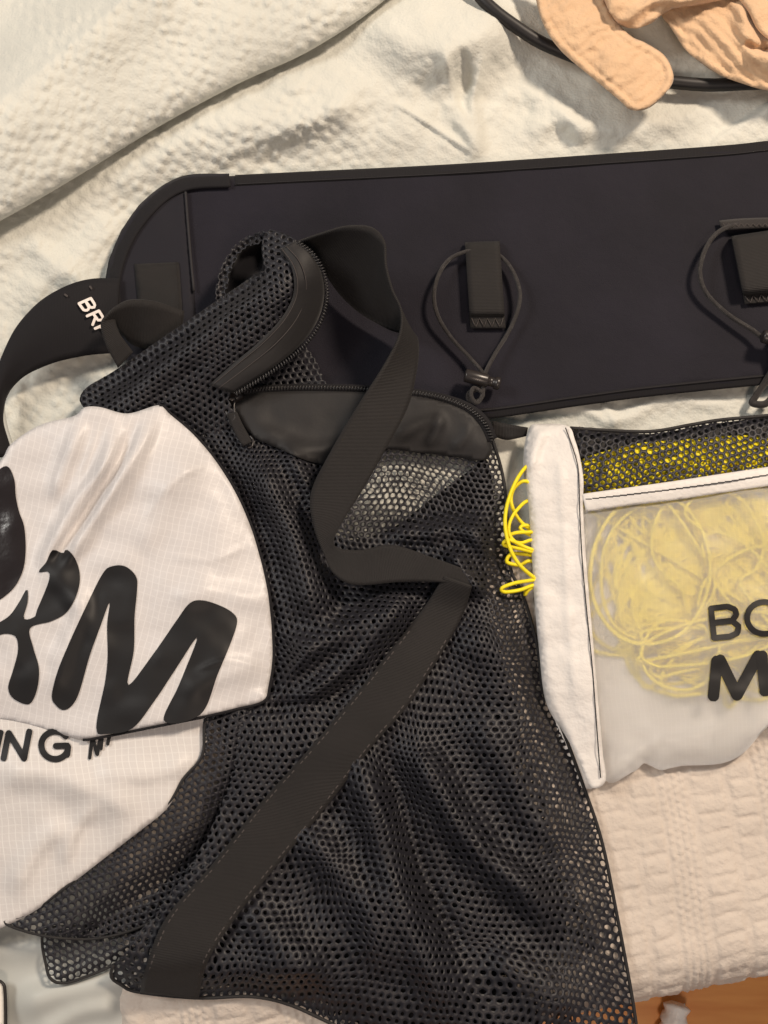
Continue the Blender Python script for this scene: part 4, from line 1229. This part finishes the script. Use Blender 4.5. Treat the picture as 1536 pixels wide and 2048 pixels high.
for k in range(2):
    loop(1420 + rd.uniform(-60, 60), 1330 + rd.uniform(-30, 40), rd.uniform(90, 160), rd.uniform(30, 60), rd.uniform(-0.4, 0.2), 0, 380, 0.0195 + .0003 * k, 5, 12)
# loops that stick out on the left
for q in ([(1110, 980, .0165), (1066, 930, .020), (1036, 955, .024), (1014, 1010, .026), (1011, 1060, .026), (1026, 1110, .026), (1055, 1145, .023), (1100, 1170, .0165)],
          [(1110, 1120, .0165), (1050, 1100, .022), (1008, 1090, .023), (1020, 1080, .025), (1060, 1098, .022), (1110, 1105, .017)],
          [(1110, 1030, .0165), (1060, 966, .021), (1032, 972, .021), (1022, 1000, .020), (1035, 1035, .019), (1064, 1060, .018), (1100, 1065, .0165)],
          [(1100, 1040, .0165), (1062, 1002, .020), (1034, 1020, .0225), (1018, 1050, .024), (1024, 1078, .024), (1064, 1102, .021), (1110, 1110, .0165)],
          [(1110, 1060, .0165), (1064, 1064, .021), (1030, 1066, .022), (1014, 1076, .0225), (1040, 1086, .0215), (1064, 1080, .020), (1110, 1078, .0165)],
          [(1110, 1080, .0165), (1060, 1052, .019), (1040, 1056, .019), (1060, 1070, .019), (1110, 1085, .0165)],
          [(1110, 1150, .0165), (1066, 1160, .021), (1030, 1166, .0235), (1004, 1176, .024), (1010, 1184, .0225), (1040, 1180, .022), (1068, 1170, .020), (1110, 1160, .0165)],
          [(1100, 1120, .0165), (1062, 1110, .018), (1024, 1108, .018), (1014, 1124, .017), (1040, 1130, .017), (1062, 1122, .018), (1110, 1140, .0165)],
          [(1100, 1160, .0165), (1060, 1172, .018), (1050, 1190, .017), (1062, 1176, .019), (1110, 1150, .0165)]):
    path += q
yc = cr(path, 5)
yi = yc[:, 0] > 1150
yc[yi, 1] = np.maximum(yc[yi, 1], 872)
yc[:, 0] = np.minimum(yc[:, 0], 1760)
yc[yi, 2] = np.minimum(yc[yi, 2], z_pou(yc[yi, 0], yc[yi, 1]) - 0.0018)
yc[:, 2] = np.maximum(yc[:, 2], 0.0138)
line = tube_world("yellow_line", P(yc[:, 0], yc[:, 1], yc[:, 2]), 0.00125, M['yellow'], None, 6)
tag(line, "thin bright yellow line, tangled coil inside the white pouch, loops spilling out", "cord")

# ------------------------------------------------------------------ peach garment and the black cable
garm = thing("muslin_garment", "peach crinkled muslin garment with a wide tie, tossed on the duvet", "clothing", tuple(P(1350, 60, 0.012)))


def localg(o):
    o.matrix_parent_inverse = Matrix.Translation(-Vector(garm.location)); return o


TIE = [(1066, -60), (1072, 0), (1088, 52), (1122, 102), (1180, 152), (1238, 200), (1262, 220), (1300, 215), (1338, 178), (1347, 150), (1330, 112), (1292, 86), (1262, 72), (1232, 40), (1206, -10), (1190, -60)]
zt = lambda X, Y, d: 0.030 + 0.0025 * fbm(X, Y, 60, 3, 120) + ridge(X, Y, [(1120, -20), (1160, 60), (1230, 120), (1310, 160)], 40, .003) + 0.0005 * np.sin((X * 0.6 + Y * 1.0) / 4.2 + 3 * fbm(X, Y, 40, 2, 9)) - 0.0016 * np.exp(-(d / 4) ** 2) - 0.0011 * np.exp(-((d - 17) / 3.0) ** 2) + 0.0006 * np.exp(-((d - 8) / 6.0) ** 2)
o = localg(region("tie_end", TIE, zt, 5, M['peach'], garm, solid=0.0007))
st = resample(TIE[:-1], 9, False)
hemc = np.array(cr([(1090, 20), (1108, 60), (1140, 100), (1196, 148), (1264, 203), (1296, 199), (1326, 168), (1332, 148)], 8))
BUN = [(1190, -70), (1204, -10), (1230, 40), (1258, 56), (1300, 48), (1340, 20), (1400, 10), (1480, -10), (1560, -40), (1560, -90)]
zb_ = lambda X, Y, d: 0.034 + 0.008 * np.exp(-((Y - 8 + 0.12 * (X - 1260)) / 26) ** 2) + 0.0022 * np.sin((Y + 0.25 * X) / 6.5 + 2.5 * fbm(X, Y, 70, 2, 7)) + 0.002 * fbm(X, Y, 40, 2, 5) - 0.003 * np.exp(-(d / 6) ** 2)
localg(region("gathered_waist", BUN, zb_, 5, M['peach'], garm, solid=0.001))
SKI = [(1322, 14), (1346, 62), (1376, 104), (1432, 146), (1500, 172), (1560, 184), (1700, 190), (1700, -60), (1480, -60), (1380, -20)]


def zsk(X, Y, d):
    z = 0.027 + 0.002 * fbm(X, Y, 60, 3, 130) + ridge(X, Y, [(1470, -30), (1488, 40), (1520, 110), (1600, 150)], 20, .010) + ridge(X, Y, [(1400, 0), (1440, 70), (1520, 140)], 30, .005)
    z = z + ridge(X, Y, [(1490, 80), (1510, 96), (1545, 98)], 8, -.012) + 0.0008 * np.sin((X - Y) / 5 + 2 * fbm(X, Y, 40, 2, 19)) - 0.0018 * np.exp(-(d / 4) ** 2) - 0.0012 * np.exp(-((d - 16) / 3.0) ** 2)
    return z


localg(region("skirt_fold", SKI, zsk, 6, M['peach'], garm, solid=0.001))
SK2 = [(1480, -40), (1500, 30), (1530, 74), (1600, 100), (1700, 90), (1700, -60)]
localg(region("skirt_fold", SK2, lambda X, Y, d: 0.037 + 0.002 * fbm(X, Y, 50, 2, 140) + 0.004 * np.exp(-(d / 25) ** 2) - 0.003 * np.exp(-(d / 5) ** 2), 6, M['peach'], garm, solid=0.0007))

cable = tube("black_cable", [(880, -120, .026), (950, -20, .026), (985, 18, .0255), (1030, 52, .023), (1080, 84, .019), (1140, 110, .015), (1220, 140, .013), (1300, 158, .0125), (1360, 166, .0135), (1420, 170, .0135), (1480, 168, .0135), (1540, 164, .013), (1640, 150, .013)], 0.0044, M['cable'], None, 12, 8)
tag(cable, "thick black cable running under the peach muslin tie", "cable")

# ------------------------------------------------------------------ small things
fz = FZ + 0.004
tip = thing("paper_strip", "crumpled white paper twist on the orange wood floor", "paper", tuple(P(1345, 2060, FZ)))
c = cr([(1355, 2004, fz + .008), (1350, 2030, fz + .009), (1344, 2050, fz + .004), (1336, 2080, fz + .003), (1330, 2120, fz + .003)], 6)
Wc = P(c[:, 0], c[:, 1], c[:, 2])
pr = np.linspace(0, 1, len(Wc))
o = tube_world("twisted_strip", Wc, 0.0120 * np.clip(pr * 14, 0.25, 1) ** 0.5 * (1 + 0.12 * np.sin(pr * 22)), M['paper'], tip, 9)
o.matrix_parent_inverse = Matrix.Translation(-Vector(tip.location))
rg = tube_world("loose_edge", Wc + np.array([0.0055, 0, 0.005]), 0.002 * np.clip(pr * 12, 0.2, 1), M['paper'], tip, 6)
rg.matrix_parent_inverse = Matrix.Translation(-Vector(tip.location))

tagp = thing("plastic_case", "small white rounded plastic case with a black rim on the satin sheet", "case", tuple(P(-40, 2020, 0.008)))
CS = [(-90, 1975), (-20, 1962), (2, 1966), (8, 1985), (9, 2060), (4, 2110), (-90, 2115)]
o = region("cover", CS, lambda X, Y, d: 0.017 - 0.004 * np.exp(-(d / 5) ** 2) + 0 * X, 6, M['white'], tagp, solid=0.004)
o.matrix_parent_inverse = Matrix.Translation(-Vector(tagp.location))
c = resample(cr(CS, 8, True), 5)
o = tube_world("rim", P(c[:, 0] + 1.5, c[:, 1], np.full(len(c), 0.0125)), 0.0012, M['cable'], tagp, 6, True)
o.matrix_parent_inverse = Matrix.Translation(-Vector(tagp.location))
